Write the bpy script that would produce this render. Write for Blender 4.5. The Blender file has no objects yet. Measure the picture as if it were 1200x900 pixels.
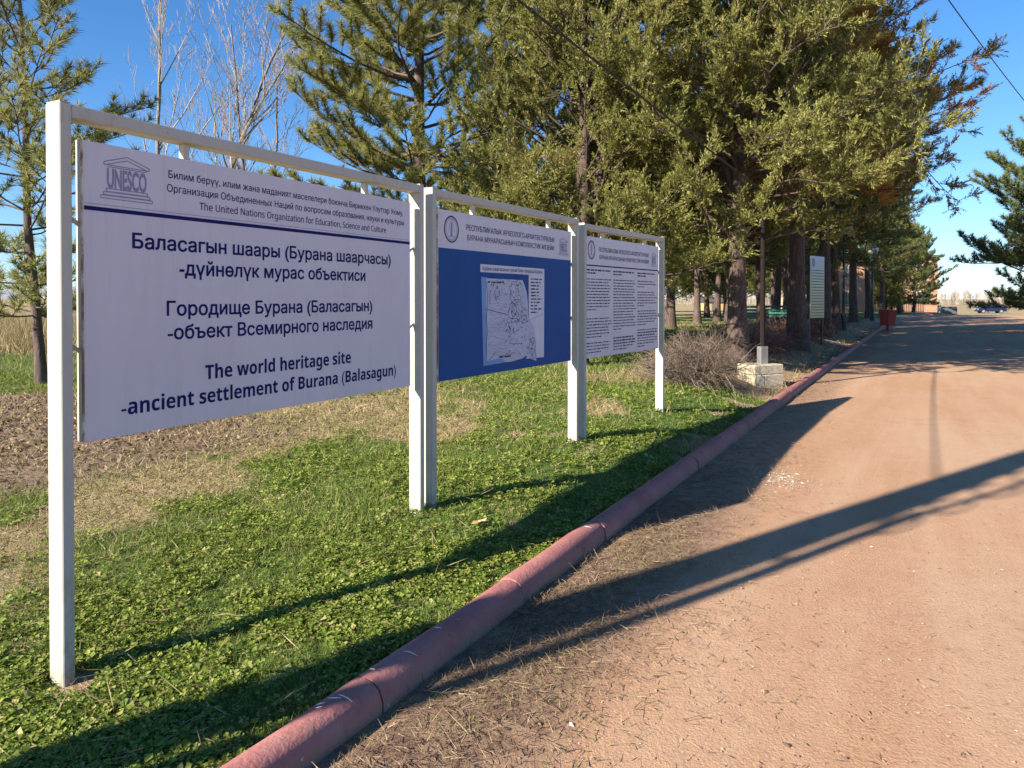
import bpy, math, random
import numpy as np
from mathutils import Vector

S = bpy.context.scene
COL = S.collection
PI = math.pi

# ------------------------------------------------------------------ camera, sky, sun, exposure
cam = bpy.data.cameras.new('camera')
cam.sensor_width = 36.0
cam.lens = 26.0
cam.shift_y = -(450 - 360.6) / 1200.0 * -1 * -1
cam.clip_start = 0.05
cam.clip_end = 9000
cam_o = bpy.data.objects.new('camera', cam)
COL.objects.link(cam_o)
cam_o.location = (0, 0, 1.6)
cam_o.rotation_euler = (math.radians(90 - 0.7), 0, 0)
S.camera = cam_o

SUN_EL = math.radians(27.4)
SUX, SUY = -0.799, -0.6015            # horizontal direction towards the sun
world = bpy.data.worlds.new('World')
S.world = world
world.use_nodes = True
wn = world.node_tree
bg = wn.nodes['Background']
sky = wn.nodes.new('ShaderNodeTexSky')
sky.sky_type = 'NISHITA'
sky.sun_disc = False
sky.sun_elevation = SUN_EL
sky.sun_rotation = math.atan2(SUX, SUY)
sky.altitude = 900
sky.air_density = 1.0
sky.dust_density = 0.05
sky.ozone_density = 2.5
def vm(op, a, b):
    n = wn.nodes.new('ShaderNodeVectorMath'); n.operation = op
    for q, v in ((n.inputs[0], a), (n.inputs[1], b)):
        if isinstance(v, tuple): q.default_value = v
        else: wn.links.new(v, q)
    return n.outputs[0]
tint = vm('MULTIPLY', sky.outputs['Color'], (0.76, 0.88, 1.06))
soft = vm('DIVIDE', tint, vm('ADD', vm('MULTIPLY', tint, (0.055, 0.040, 0.030)), (1.0, 1.0, 1.0)))
hs = wn.nodes.new('ShaderNodeHueSaturation')
hs.inputs['Saturation'].default_value = 1.16
wn.links.new(soft, hs.inputs['Color'])
wn.links.new(hs.outputs['Color'], bg.inputs['Color'])
bg.inputs['Strength'].default_value = 0.083

sun = bpy.data.lights.new('sun', 'SUN')
sun.energy = 5.0
sun.angle = math.radians(0.53)
sun.color = (1.0, 0.90, 0.77)
sun_o = bpy.data.objects.new('sun', sun)
COL.objects.link(sun_o)
tow = Vector((SUX * math.cos(SUN_EL), SUY * math.cos(SUN_EL), math.sin(SUN_EL)))
sun_o.rotation_euler = (-tow).to_track_quat('-Z', 'Y').to_euler()
sun_o.location = (-40, -30, 40)

vs = S.view_settings
vs.view_transform = 'Standard'
vs.look = 'None'
vs.exposure = 1.38
vs.gamma = 1.0
vs.use_curve_mapping = False
try:
    S.cycles.max_bounces = 6
    S.cycles.transparent_max_bounces = 4
except Exception:
    pass

# ------------------------------------------------------------------ small helpers
def tag(o, label=None, cat=None, group=None, kind=None):
    if label: o['label'] = label
    if cat: o['category'] = cat
    if group: o['group'] = group
    if kind: o['kind'] = kind
    return o

def empty(name, loc=(0, 0, 0), rz=0.0):
    o = bpy.data.objects.new(name, None)
    o.empty_display_size = 0.2
    o.location = loc
    o.rotation_euler = (0, 0, rz)
    COL.objects.link(o)
    return o

class NB:
    """collects numpy vertex / face arrays and builds ONE mesh object"""
    def __init__(self):
        self.v = []; self.f = []; self.m = []; self.n = 0
    def add(self, v, faces, mi=0):
        v = np.asarray(v, dtype=np.float32).reshape(-1, 3)
        f = np.asarray(faces, dtype=np.int32)
        self.v.append(v); self.f.append(f + self.n); self.n += len(v)
        self.m.append(np.full(len(f), mi, dtype=np.int32))
        return self
    def mesh(self, name, mats, smooth=False):
        me = bpy.data.meshes.new(name)
        v = np.concatenate(self.v)
        loops = np.concatenate([f.ravel() for f in self.f]).astype(np.int32)
        tot = np.concatenate([np.full(f.shape[0], f.shape[1], dtype=np.int32) for f in self.f])
        st = np.zeros(len(tot), dtype=np.int32)
        st[1:] = np.cumsum(tot)[:-1]
        me.vertices.add(len(v)); me.vertices.foreach_set('co', v.ravel())
        me.loops.add(len(loops)); me.loops.foreach_set('vertex_index', loops)
        me.polygons.add(len(tot))
        me.polygons.foreach_set('loop_start', st)
        me.polygons.foreach_set('loop_total', tot)
        me.polygons.foreach_set('material_index', np.concatenate(self.m))
        me.polygons.foreach_set('use_smooth', np.full(len(tot), bool(smooth)))
        me.update(calc_edges=True)
        me.validate()
        for m in (mats if isinstance(mats, (list, tuple)) else [mats]):
            me.materials.append(m)
        return me
    def build(self, name, mats, parent=None, loc=(0, 0, 0), rz=0, smooth=False):
        o = bpy.data.objects.new(name, self.mesh(name, mats, smooth))
        COL.objects.link(o)
        o.location = loc; o.rotation_euler = (0, 0, rz)
        if parent: o.parent = parent
        return o
    # ---- shapes
    def box(self, x0, x1, y0, y1, z0, z1, mi=0, b=0.0):
        """box with chamfered edges (b = chamfer)"""
        if b <= 0:
            v = [(x, y, z) for z in (z0, z1) for y in (y0, y1) for x in (x0, x1)]
            f = [(0, 2, 3, 1), (4, 5, 7, 6), (0, 1, 5, 4), (2, 6, 7, 3), (0, 4, 6, 2), (1, 3, 7, 5)]
            return self.add(v, f, mi)
        c = np.array([(x0 + x1) / 2, (y0 + y1) / 2, (z0 + z1) / 2])
        h = np.array([(x1 - x0) / 2, (y1 - y0) / 2, (z1 - z0) / 2])
        b = min(b, h.min() * 0.9)
        vid = {}; vs_ = []
        for sx in (-1, 1):
            for sy in (-1, 1):
                for sz in (-1, 1):
                    s = np.array((sx, sy, sz))
                    for ax in range(3):
                        p = s * (h - b); p[ax] = s[ax] * h[ax]
                        vid[(sx, sy, sz, ax)] = len(vs_); vs_.append(c + p)
        q = []; t = []
        for ax in range(3):
            a1, a2 = (ax + 1) % 3, (ax + 2) % 3
            for s in (-1, 1):
                def k(u, w, A=ax):
                    e = [0, 0, 0]; e[ax] = s; e[a1] = u; e[a2] = w
                    return vid[(*e, A)]
                r = [k(-1, -1), k(1, -1), k(1, 1), k(-1, 1)]
                q.append(r if s > 0 else r[::-1])
        for ax in range(3):
            a1, a2 = (ax + 1) % 3, (ax + 2) % 3
            for s1 in (-1, 1):
                for s2 in (-1, 1):
                    def k(w, A):
                        e = [0, 0, 0]; e[ax] = w; e[a1] = s1; e[a2] = s2
                        return vid[(*e, A)]
                    r = [k(-1, a1), k(1, a1), k(1, a2), k(-1, a2)]
                    q.append(r if s1 * s2 < 0 else r[::-1])
        for sx in (-1, 1):
            for sy in (-1, 1):
                for sz in (-1, 1):
                    r = [vid[(sx, sy, sz, a)] for a in range(3)]
                    t.append(r if sx * sy * sz > 0 else r[::-1])
        base = self.n
        self.v.append(np.asarray(vs_, dtype=np.float32)); self.n += len(vs_)
        self.f.append(np.asarray(q, dtype=np.int32) + base); self.m.append(np.full(len(q), mi, dtype=np.int32))
        self.f.append(np.asarray(t, dtype=np.int32) + base); self.m.append(np.full(len(t), mi, dtype=np.int32))
        return self
    def tube(self, pts, rad, sides=6, mi=0, cap=True):
        P = np.asarray(pts, dtype=np.float64)
        n = len(P)
        R = np.full(n, rad) if np.isscalar(rad) else np.asarray(rad, dtype=np.float64)
        T = np.gradient(P, axis=0)
        T /= np.linalg.norm(T, axis=1)[:, None] + 1e-9
        ref = np.array([0, 0, 1.0]) if abs(T[0][2]) < 0.9 else np.array([1.0, 0, 0])
        U = np.cross(T, ref); U /= np.linalg.norm(U, axis=1)[:, None] + 1e-9
        V = np.cross(T, U)
        a = np.arange(sides) / sides * 2 * PI
        ring = P[:, None, :] + R[:, None, None] * (np.cos(a)[None, :, None] * U[:, None, :] + np.sin(a)[None, :, None] * V[:, None, :])
        v = ring.reshape(-1, 3)
        i = np.arange(n - 1)[:, None] * sides; j = np.arange(sides)[None, :]; j2 = (j + 1) % sides
        f = np.stack([i + j, i + sides + j, i + sides + j2, i + j2], -1).reshape(-1, 4)
        self.add(v, f, mi)
        if cap and sides >= 3:
            self.add(ring[-1], [list(range(sides))[::-1]], mi)
            self.add(ring[0], [list(range(sides))], mi)
        return self
    def poly(self, pts, mi=0):
        return self.add(pts, [list(range(len(pts)))], mi)

def lathe(nb, prof, cx, cy, sides=16, mi=0):
    a = np.arange(sides) / sides * 2 * PI
    v = np.array([[(cx + r * math.cos(t), cy + r * math.sin(t), z) for t in a] for r, z in prof])
    n = len(prof)
    i = np.arange(n - 1)[:, None] * sides; j = np.arange(sides)[None, :]; j2 = (j + 1) % sides
    f = np.stack([i + j, i + j2, i + sides + j2, i + sides + j], -1).reshape(-1, 4)
    nb.add(v.reshape(-1, 3), f, mi)

def vnoise(x, y, seed=0):
    x = np.asarray(x, dtype=np.float64); y = np.asarray(y, dtype=np.float64)
    xi = np.floor(x).astype(np.int64); yi = np.floor(y).astype(np.int64)
    fx = x - xi; fy = y - yi
    fx = fx * fx * (3 - 2 * fx); fy = fy * fy * (3 - 2 * fy)
    def h(a, b):
        k = (a * 374761393 + b * 668265263 + seed * 1442695041) & 0x7fffffff
        k = ((k ^ (k >> 13)) * 1274126177) & 0x7fffffff
        return ((k ^ (k >> 16)) & 0xffff) / 65535.0
    return (h(xi, yi) * (1 - fx) + h(xi + 1, yi) * fx) * (1 - fy) + (h(xi, yi + 1) * (1 - fx) + h(xi + 1, yi + 1) * fx) * fy
def fbm(x, y, seed=0, o=3):
    s = 0; a = 0.5; t = 0
    for i in range(o):
        s = s + a * vnoise(np.asarray(x) * 2 ** i, np.asarray(y) * 2 ** i, seed + i * 17); t += a; a *= 0.55
    return s / t
def sstep(a, b, x):
    t = np.clip((np.asarray(x, dtype=np.float64) - a) / (b - a), 0, 1)
    return t * t * (3 - 2 * t)

# ------------------------------------------------------------------ materials
class Mat:
    def __init__(self, name):
        self.m = bpy.data.materials.new(name); self.m.use_nodes = True
        self.t = self.m.node_tree; self.b = self.t.nodes['Principled BSDF']
    def n(self, ty, **kw):
        nd = self.t.nodes.new('ShaderNode' + ty)
        for k, v in kw.items():
            if k in nd.inputs.keys(): nd.inputs[k].default_value = v
            else: setattr(nd, k, v)
        return nd
    def l(self, a, b): self.t.links.new(a, b)
    def coord(self, scale=(1, 1, 1), out='Object'):
        c = self.n('TexCoord'); mp = self.n('Mapping')
        mp.inputs['Scale'].default_value = scale
        self.l(c.outputs[out], mp.inputs['Vector']); return mp.outputs[0]
    def noise(self, vec, scale, detail=4, rough=0.6):
        nd = self.n('TexNoise'); nd.inputs['Scale'].default_value = scale
        nd.inputs['Detail'].default_value = detail; nd.inputs['Roughness'].default_value = rough
        self.l(vec, nd.inputs['Vector']); return nd.outputs['Fac']
    def ramp(self, fac, stops):
        r = self.n('ValToRGB'); e = r.color_ramp.elements
        while len(e) < len(stops): e.new(0.5)
        for el, (p, c) in zip(e, stops):
            el.position = p; el.color = (*c, 1) if len(c) == 3 else c
        self.l(fac, r.inputs['Fac']); return r.outputs['Color']
    def mix(self, fac, a, b, mode='MIX'):
        x = self.n('MixRGB', blend_type=mode)
        for s, v in ((x.inputs['Fac'], fac), (x.inputs['Color1'], a), (x.inputs['Color2'], b)):
            if isinstance(v, (int, float)): s.default_value = v
            elif isinstance(v, tuple): s.default_value = (*v, 1)
            else: self.l(v, s)
        return x.outputs['Color']
    def bump(self, h, strength=0.3, dist=0.01):
        b = self.n('Bump'); b.inputs['Strength'].default_value = strength; b.inputs['Distance'].default_value = dist
        self.l(h, b.inputs['Height']); self.l(b.outputs[0], self.b.inputs['Normal'])
    def set(self, col=None, rough=0.6, metal=0.0, spec=None):
        if col is not None:
            if isinstance(col, tuple): self.b.inputs['Base Color'].default_value = (*col, 1)
            else: self.l(col, self.b.inputs['Base Color'])
        self.b.inputs['Roughness'].default_value = rough
        self.b.inputs['Metallic'].default_value = metal
        if spec is not None: self.b.inputs['Specular IOR Level'].default_value = spec
        return self.m

def plain(name, col, rough=0.6, metal=0.0, var=0.12, scale=6.0, spec=None):
    k = Mat(name)
    f = k.noise(k.coord(), scale, 5)
    lo = tuple(c * (1 - var) for c in col); hi = tuple(min(1, c * (1 + var)) for c in col)
    return k.set(k.ramp(f, [(0.3, lo), (0.7, hi)]), rough, metal, spec)

def leafmat(name, cols, trans=0.3, patch=None, pscale=0.7, pth=(0.55, 0.7), rough=0.6):
    k = Mat(name)
    g = k.n('NewGeometry')
    c = k.ramp(g.outputs['Random Per Island'], cols)
    vec = k.coord()
    f = k.noise(vec, 0.9, 2)
    c = k.mix(f, c, k.mix(0.5, c, (0.5, 0.45, 0.18), 'MULTIPLY'))
    if patch:
        p = k.noise(vec, pscale, 3)
        pr = k.ramp(p, [(pth[0], (0, 0, 0)), (pth[1], (1, 1, 1))])
        c = k.mix(pr, c, patch)
    k.set(c, rough, 0, 0.25)
    tr = k.n('BsdfTranslucent'); k.l(c, tr.inputs['Color'])
    mx = k.n('MixShader'); mx.inputs[0].default_value = trans
    k.l(k.b.outputs[0], mx.inputs[1]); k.l(tr.outputs[0], mx.inputs[2])
    k.l(mx.outputs[0], k.t.nodes['Material Output'].inputs['Surface'])
    return k.m

M = {}
def make_materials():
    # white painted steel, slightly dirty
    k = Mat('white_painted_steel'); v = k.coord((1, 1, 0.35))
    f = k.noise(v, 9, 6, 0.7); c = k.ramp(f, [(0.25, (0.31, 0.28, 0.215)), (0.42, (0.455, 0.43, 0.365)), (0.8, (0.49, 0.465, 0.405))])
    sp = k.noise(k.coord(), 60, 2); c = k.mix(k.ramp(sp, [(0.70, (0, 0, 0)), (0.74, (1, 1, 1))]), c, (0.30, 0.22, 0.15))
    sx = k.n('SeparateXYZ'); k.l(k.coord(), sx.inputs[0])
    mr = k.n('MapRange'); mr.inputs['From Min'].default_value = 0.0; mr.inputs['From Max'].default_value = 0.32; mr.inputs['To Min'].default_value = 0.42; mr.inputs['To Max'].default_value = 0.0
    k.l(sx.outputs['Z'], mr.inputs['Value'])
    g = k.n('Math', operation='ADD'); k.l(mr.outputs[0], g.inputs[0]); k.l(k.noise(k.coord((1, 1, 0.5)), 24, 5, 0.7), g.inputs[1])
    c = k.mix(k.ramp(g.outputs[0], [(0.70, (0, 0, 0)), (1.05, (0.8, 0.8, 0.8))]), c, (0.26, 0.21, 0.14))
    st = k.noise(k.coord((1, 1, 0.05)), 55, 3, 0.6); c = k.mix(k.ramp(st, [(0.58, (0, 0, 0)), (0.75, (0.35, 0.35, 0.35))]), c, (0.36, 0.31, 0.24))
    k.bump(f, 0.08, 0.004); M['white'] = k.set(c, 0.5, spec=0.3)
    k = Mat('rusty_edge'); f = k.noise(k.coord((1, 1, 1.0)), 7, 6, 0.7)
    M['rust'] = k.set(k.ramp(f, [(0.38, (0.72, 0.66, 0.56)), (0.52, (0.35, 0.19, 0.09)), (0.7, (0.16, 0.08, 0.05))]), 0.8)
    k = Mat('panel_white'); f = k.noise(k.coord((1, 1, 0.4)), 3, 5, 0.65)
    c = k.ramp(f, [(0.25, (0.57, 0.535, 0.575)), (0.6, (0.62, 0.585, 0.625)), (0.9, (0.64, 0.605, 0.64))])
    st = k.noise(k.coord((1, 1, 0.06)), 30, 4, 0.6); c = k.mix(k.ramp(st, [(0.55, (0, 0, 0)), (0.8, (0.25, 0.25, 0.25))]), c, (0.38, 0.34, 0.36))
    k.bump(k.noise(k.coord(), 1.6, 2), 0.25, 0.02)
    M['panel'] = k.set(c, 0.42, spec=0.3)
    k = Mat('panel_blue'); f = k.noise(k.coord(), 2.5, 5)
    M['blue'] = k.set(k.ramp(f, [(0.3, (0.012, 0.066, 0.235)), (0.7, (0.016, 0.080, 0.275))]), 0.55, spec=0.12)
    M['ink'] = plain('navy_ink', (0.010, 0.011, 0.105), 0.6, var=0.1, spec=0.1)
    M['ink2'] = plain('dark_grey_ink', (0.035, 0.035, 0.075), 0.6, var=0.15, spec=0.1)
    M['faint'] = plain('faded_violet_ink', (0.22, 0.20, 0.33), 0.5, var=0.1)
    M['mapwhite'] = plain('map_white', (0.60, 0.58, 0.66), 0.5, var=0.06)
    M['mapgrey'] = plain('map_grey', (0.44, 0.45, 0.56), 0.5, var=0.12, scale=14)
    M['mapblue'] = plain('map_light_blue', (0.13, 0.27, 0.55), 0.5)
    # kerb paint
    k = Mat('kerb_red_paint'); v = k.coord(); f = k.noise(v, 5, 6, 0.65)
    c = k.ramp(f, [(0.3, (0.30, 0.115, 0.102)), (0.55, (0.37, 0.152, 0.134)), (0.8, (0.42, 0.195, 0.172))])
    d = k.noise(k.coord((1, 1, 1)), 2.3, 7, 0.75)
    c = k.mix(k.ramp(d, [(0.50, (0, 0, 0)), (0.74, (0.6, 0.6, 0.6))]), c, (0.36, 0.22, 0.18))
    sx = k.n('SeparateXYZ'); k.l(v, sx.inputs[0])
    mr = k.n('MapRange'); mr.inputs['From Min'].default_value = 0.0; mr.inputs['From Max'].default_value = 0.10; mr.inputs['To Min'].default_value = 0.42; mr.inputs['To Max'].default_value = 0.0
    k.l(sx.outputs['Z'], mr.inputs['Value'])
    g = k.n('Math', operation='ADD'); k.l(mr.outputs[0], g.inputs[0]); k.l(k.noise(v, 14, 5, 0.7), g.inputs[1])
    c = k.mix(k.ramp(g.outputs[0], [(0.58, (0, 0, 0)), (0.85, (0.85, 0.85, 0.85))]), c, (0.30, 0.20, 0.14))
    ch = k.noise(v, 26, 4, 0.6); c = k.mix(k.ramp(ch, [(0.69, (0, 0, 0)), (0.715, (1, 1, 1))]), c, (0.44, 0.37, 0.32))
    dk = k.noise(k.coord((1.0, 1.0, 0.3)), 40, 4, 0.6); c = k.mix(k.ramp(dk, [(0.62, (0, 0, 0)), (0.72, (0.55, 0.55, 0.55))]), c, (0.12, 0.06, 0.05))
    bb = k.n('Math', operation='ADD'); k.l(k.noise(v, 45, 5), bb.inputs[0]); k.l(k.noise(v, 7, 4), bb.inputs[1])
    k.bump(bb.outputs[0], 0.4, 0.012); M['kerb'] = k.set(c, 0.85, spec=0.2)
    M['scuff'] = plain('white_scuff', (0.62, 0.56, 0.52), 0.8, var=0.2, scale=60)
    # bark
    def bark(name, a, b, c_):
        k = Mat(name); v = k.coord((1, 1, 0.22)); f = k.noise(v, 16, 6, 0.7)
        w = k.n('TexVoronoi'); w.inputs['Scale'].default_value = 22; k.l(v, w.inputs['Vector'])
        c = k.ramp(f, [(0.3, a), (0.55, b), (0.8, c_)])
        c = k.mix(k.ramp(w.outputs['Distance'], [(0.0, (1, 1, 1)), (0.35, (0, 0, 0))]), k.mix(0.6, c, (0.35, 0.3, 0.3), 'MULTIPLY'), c)
        k.bump(f, 0.9, 0.03); return k.set(c, 0.9)
    M['bark'] = bark('pine_bark', (0.075, 0.05, 0.04), (0.17, 0.125, 0.10), (0.30, 0.24, 0.20))
    M['barkj'] = bark('juniper_bark', (0.06, 0.04, 0.035), (0.15, 0.105, 0.085), (0.27, 0.20, 0.165))
    M['barkpale'] = bark('pale_bark', (0.16, 0.14, 0.12), (0.34, 0.30, 0.26), (0.46, 0.42, 0.37))
    M['twig'] = plain('pale_twig', (0.30, 0.25, 0.20), 0.85, var=0.35, scale=3)
    # foliage
    M['pine'] = leafmat('pine_needles', [(0.0, (0.130, 0.164, 0.051)), (0.5, (0.288, 0.305, 0.096)), (0.85, (0.463, 0.441, 0.169)), (1.0, (0.542, 0.452, 0.237))], 0.45)
    M['pineblue'] = leafmat('bluish_pine_needles', [(0.0, (0.090, 0.141, 0.062)), (0.6, (0.220, 0.277, 0.111)), (1.0, (0.407, 0.407, 0.169))], 0.45)
    M['juniper'] = leafmat('juniper_foliage', [(0.0, (0.124, 0.149, 0.043)), (0.5, (0.260, 0.277, 0.077)), (0.85, (0.418, 0.407, 0.136)), (1.0, (0.463, 0.373, 0.181))], 0.40, (0.26, 0.18, 0.07), 0.5, (0.60, 0.75))
    M['juniperbrown'] = leafmat('browning_juniper_foliage', [(0.0, (0.119, 0.142, 0.043)), (0.5, (0.243, 0.258, 0.072)), (0.9, (0.395, 0.367, 0.119)), (1.0, (0.452, 0.328, 0.147))], 0.40, (0.46, 0.24, 0.055), 0.42, (0.49, 0.58))
    M['clover'] = leafmat('clover_leaves', [(0.0, (0.100, 0.165, 0.022)), (0.5, (0.205, 0.280, 0.042)), (0.85, (0.32, 0.38, 0.078)), (1.0, (0.48, 0.41, 0.18))], 0.35)
    M['blade'] = leafmat('grass_blades', [(0.0, (0.095, 0.165, 0.026)), (0.5, (0.17, 0.24, 0.045)), (0.8, (0.29, 0.31, 0.10)), (1.0, (0.46, 0.38, 0.19))], 0.35)
    M['straw'] = leafmat('straw_blades', [(0.0, (0.20, 0.14, 0.08)), (0.5, (0.36, 0.28, 0.15)), (0.8, (0.46, 0.38, 0.22)), (1.0, (0.16, 0.19, 0.05))], 0.25)
    M['litter'] = leafmat('dead_litter', [(0.0, (0.10, 0.065, 0.045)), (0.5, (0.22, 0.15, 0.10)), (1.0, (0.42, 0.32, 0.21))], 0.15)
    M['shrub'] = leafmat('shrub_twigs', [(0.0, (0.07, 0.05, 0.042)), (0.5, (0.155, 0.115, 0.095)), (1.0, (0.29, 0.23, 0.19))], 0.0, rough=0.85)
    M['shrubred'] = leafmat('reddish_shrub_twigs', [(0.0, (0.12, 0.06, 0.055)), (0.5, (0.24, 0.13, 0.115)), (1.0, (0.36, 0.23, 0.20))], 0.0, rough=0.85)
    # hard things
    M['stone'] = None
    k = Mat('limestone_block'); v = k.coord(); f = k.noise(v, 9, 6, 0.7)
    c = k.ramp(f, [(0.3, (0.30, 0.25, 0.17)), (0.55, (0.46, 0.41, 0.29)), (0.8, (0.56, 0.51, 0.39))])
    k.bump(k.noise(v, 25, 6, 0.7), 0.6, 0.02); M['stone'] = k.set(c, 0.9)
    M['mortar'] = plain('mortar', (0.30, 0.27, 0.21), 0.9, var=0.2, scale=20)
    M['darkmetal'] = plain('dark_painted_metal', (0.022, 0.022, 0.026), 0.5, 0.0, var=0.3)
    M['greymetal'] = plain('grey_metal', (0.17, 0.17, 0.17), 0.6, 0.2, var=0.25)
    M['globe'] = plain('frosted_globe', (0.62, 0.62, 0.60), 0.25, var=0.08)
    M['redpaint'] = plain('red_paint', (0.33, 0.022, 0.018), 0.5, var=0.25)
    M['greenpaint'] = plain('green_paint', (0.035, 0.14, 0.105), 0.5, var=0.25)
    k = Mat('notice_board_face'); v = k.coord()
    sx = k.n('SeparateXYZ'); k.l(v, sx.inputs[0])
    mr = k.n('MapRange'); mr.inputs['From Min'].default_value = 0.9; mr.inputs['From Max'].default_value = 2.9
    k.l(sx.outputs['Z'], mr.inputs['Value'])
    M['notice'] = k.set(k.ramp(mr.outputs[0], [(0.0, (0.62, 0.50, 0.22)), (0.5, (0.58, 0.55, 0.32)), (0.78, (0.42, 0.56, 0.50)), (1.0, (0.48, 0.58, 0.66))]), 0.5)
    M['noticeline'] = plain('notice_text_grey', (0.09, 0.11, 0.10), 0.6)
    M['concrete'] = plain('pole_concrete', (0.34, 0.33, 0.31), 0.9, var=0.2, scale=12)
    M['poleblack'] = plain('shade_darkened_pole_steel', (0.018, 0.014, 0.013), 0.95, spec=0.1)  # dark shaft steel, its colour deepened further to carry the tree shade
    M['wire'] = plain('black_cable', (0.012, 0.012, 0.014), 0.6, var=0.2)
    k = Mat('orange_brick'); v = k.coord((1, 1, 1)); bt = k.n('TexBrick')
    mp = k.n('Mapping'); mp.inputs['Rotation'].default_value = (PI / 2, 0, 0); k.l(v, mp.inputs['Vector']); k.l(mp.outputs[0], bt.inputs['Vector'])
    bt.inputs['Scale'].default_value = 1.0; bt.inputs['Brick Width'].default_value = 0.5; bt.inputs['Row Height'].default_value = 0.16; bt.inputs['Mortar Size'].default_value = 0.012
    bt.inputs['Color1'].default_value = (0.42, 0.19, 0.10, 1); bt.inputs['Color2'].default_value = (0.50, 0.25, 0.14, 1); bt.inputs['Mortar'].default_value = (0.42, 0.36, 0.30, 1)
    M['brick'] = k.set(bt.outputs['Color'], 0.9)
    M['darkroof'] = plain('dark_roof', (0.08, 0.07, 0.07), 0.8)
    M['glass'] = plain('window_glass', (0.03, 0.035, 0.045), 0.12, var=0.1)
    M['yellowwall'] = plain('yellow_plaster', (0.42, 0.30, 0.13), 0.9)
    M['whitewall'] = plain('white_render', (0.5, 0.49, 0.47), 0.9)
    M['greywall'] = plain('grey_concrete', (0.12, 0.12, 0.13), 0.9)
    M['carblue'] = plain('dark_blue_car_paint', (0.012, 0.022, 0.075), 0.25, 0.2, var=0.05)
    M['rubber'] = plain('tyre_rubber', (0.02, 0.02, 0.02), 0.9)
    M['alloy'] = plain('alloy_rim', (0.45, 0.45, 0.47), 0.4, 0.6)
    M['taillight'] = plain('tail_light_red', (0.35, 0.02, 0.02), 0.3)
    M['headlight'] = plain('headlight_clear', (0.6, 0.6, 0.62), 0.15)
    M['skin'] = plain('skin', (0.42, 0.25, 0.18), 0.6)
    M['coat'] = plain('dark_coat', (0.02, 0.02, 0.028), 0.9)
    M['hair'] = plain('dark_hair', (0.015, 0.012, 0.01), 0.8)
    M['poplar'] = leafmat('bare_poplar', [(0.0, (0.26, 0.22, 0.19)), (0.5, (0.38, 0.33, 0.29)), (1.0, (0.50, 0.46, 0.42))], 0.0, rough=0.9)
    M['pebble'] = leafmat('pebbles', [(0.0, (0.12, 0.09, 0.075)), (0.6, (0.34, 0.23, 0.16)), (0.93, (0.42, 0.30, 0.22)), (1.0, (0.58, 0.52, 0.46))], 0.0, rough=0.9)
    M['chips'] = leafmat('white_gravel', [(0.0, (0.30, 0.25, 0.20)), (1.0, (0.55, 0.50, 0.45))], 0.0, rough=0.9)
    M['dryleaf'] = plain('fallen_leaf_tan', (0.50, 0.33, 0.18), 0.8)
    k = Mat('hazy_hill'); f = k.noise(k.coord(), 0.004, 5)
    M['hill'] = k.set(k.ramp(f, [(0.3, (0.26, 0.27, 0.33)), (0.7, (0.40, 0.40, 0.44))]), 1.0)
    # road: reddish packed grit
    k = Mat('reddish_grit_road'); v = k.coord(); big = k.noise(v, 0.45, 5, 0.6); fine = k.noise(v, 75, 4, 0.75); mid = k.noise(v, 5.5, 6, 0.7)
    c = k.ramp(fine, [(0.27, (0.20, 0.108, 0.056)), (0.45, (0.375, 0.210, 0.124)), (0.60, (0.46, 0.273, 0.168)), (0.78, (0.62, 0.45, 0.32))])
    c = k.mix(k.ramp(mid, [(0.35, (0, 0, 0)), (0.7, (0.55, 0.55, 0.55))]), c, (0.46, 0.302, 0.183))
    c = k.mix(k.ramp(big, [(0.4, (0, 0, 0)), (0.7, (0.5, 0.5, 0.5))]), c, (0.40, 0.214, 0.112))
    mp = k.n('Mapping'); mp.inputs['Rotation'].default_value = (0, 0, -1.065); k.l(v, mp.inputs['Vector'])
    mp2 = k.n('Mapping'); mp2.inputs['Scale'].default_value = (0.10, 0.9, 1); k.l(mp.outputs[0], mp2.inputs['Vector'])
    trk = k.noise(mp2.outputs[0], 1.5, 5, 0.65)
    c = k.mix(k.ramp(trk, [(0.42, (0, 0, 0)), (0.62, (0.5, 0.5, 0.5))]), c, (0.50, 0.345, 0.222))
    damp = k.noise(v, 1.3, 6, 0.7); c = k.mix(k.ramp(damp, [(0.55, (0, 0, 0)), (0.78, (0.45, 0.45, 0.45))]), c, (0.30, 0.155, 0.092))
    vo = k.n('TexVoronoi'); vo.inputs['Scale'].default_value = 30; k.l(v, vo.inputs['Vector'])
    gr = k.ramp(vo.outputs['Distance'], [(0.06, (1, 1, 1)), (0.13, (0, 0, 0))])
    sel = k.n('SeparateColor'); k.l(vo.outputs['Color'], sel.inputs[0])
    selr = k.ramp(sel.outputs[0], [(0.86, (0, 0, 0)), (0.9, (1, 1, 1))])
    c = k.mix(k.mix(1.0, gr, selr, 'MULTIPLY'), c, (0.13, 0.075, 0.06))
    selw = k.ramp(sel.outputs[1], [(0.965, (0, 0, 0)), (0.98, (1, 1, 1))])
    c = k.mix(k.mix(1.0, gr, selw, 'MULTIPLY'), c, (0.66, 0.56, 0.48))
    at = k.n('Attribute', attribute_name='verge')
    vg = k.noise(v, 9, 5, 0.7); vcol = k.ramp(vg, [(0.3, (0.10, 0.062, 0.045)), (0.5, (0.21, 0.135, 0.090)), (0.7, (0.30, 0.21, 0.13))])
    vm = k.n('Math', operation='MULTIPLY_ADD'); k.l(mid, vm.inputs[0]); vm.inputs[1].default_value = 0.9; vm.inputs[2].default_value = -0.45
    va = k.n('Math', operation='ADD'); k.l(at.outputs['Fac'], va.inputs[0]); k.l(vm.outputs[0], va.inputs[1])
    c = k.mix(k.ramp(va.outputs[0], [(0.25, (0, 0, 0)), (0.75, (0.9, 0.9, 0.9))]), c, vcol)
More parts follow.
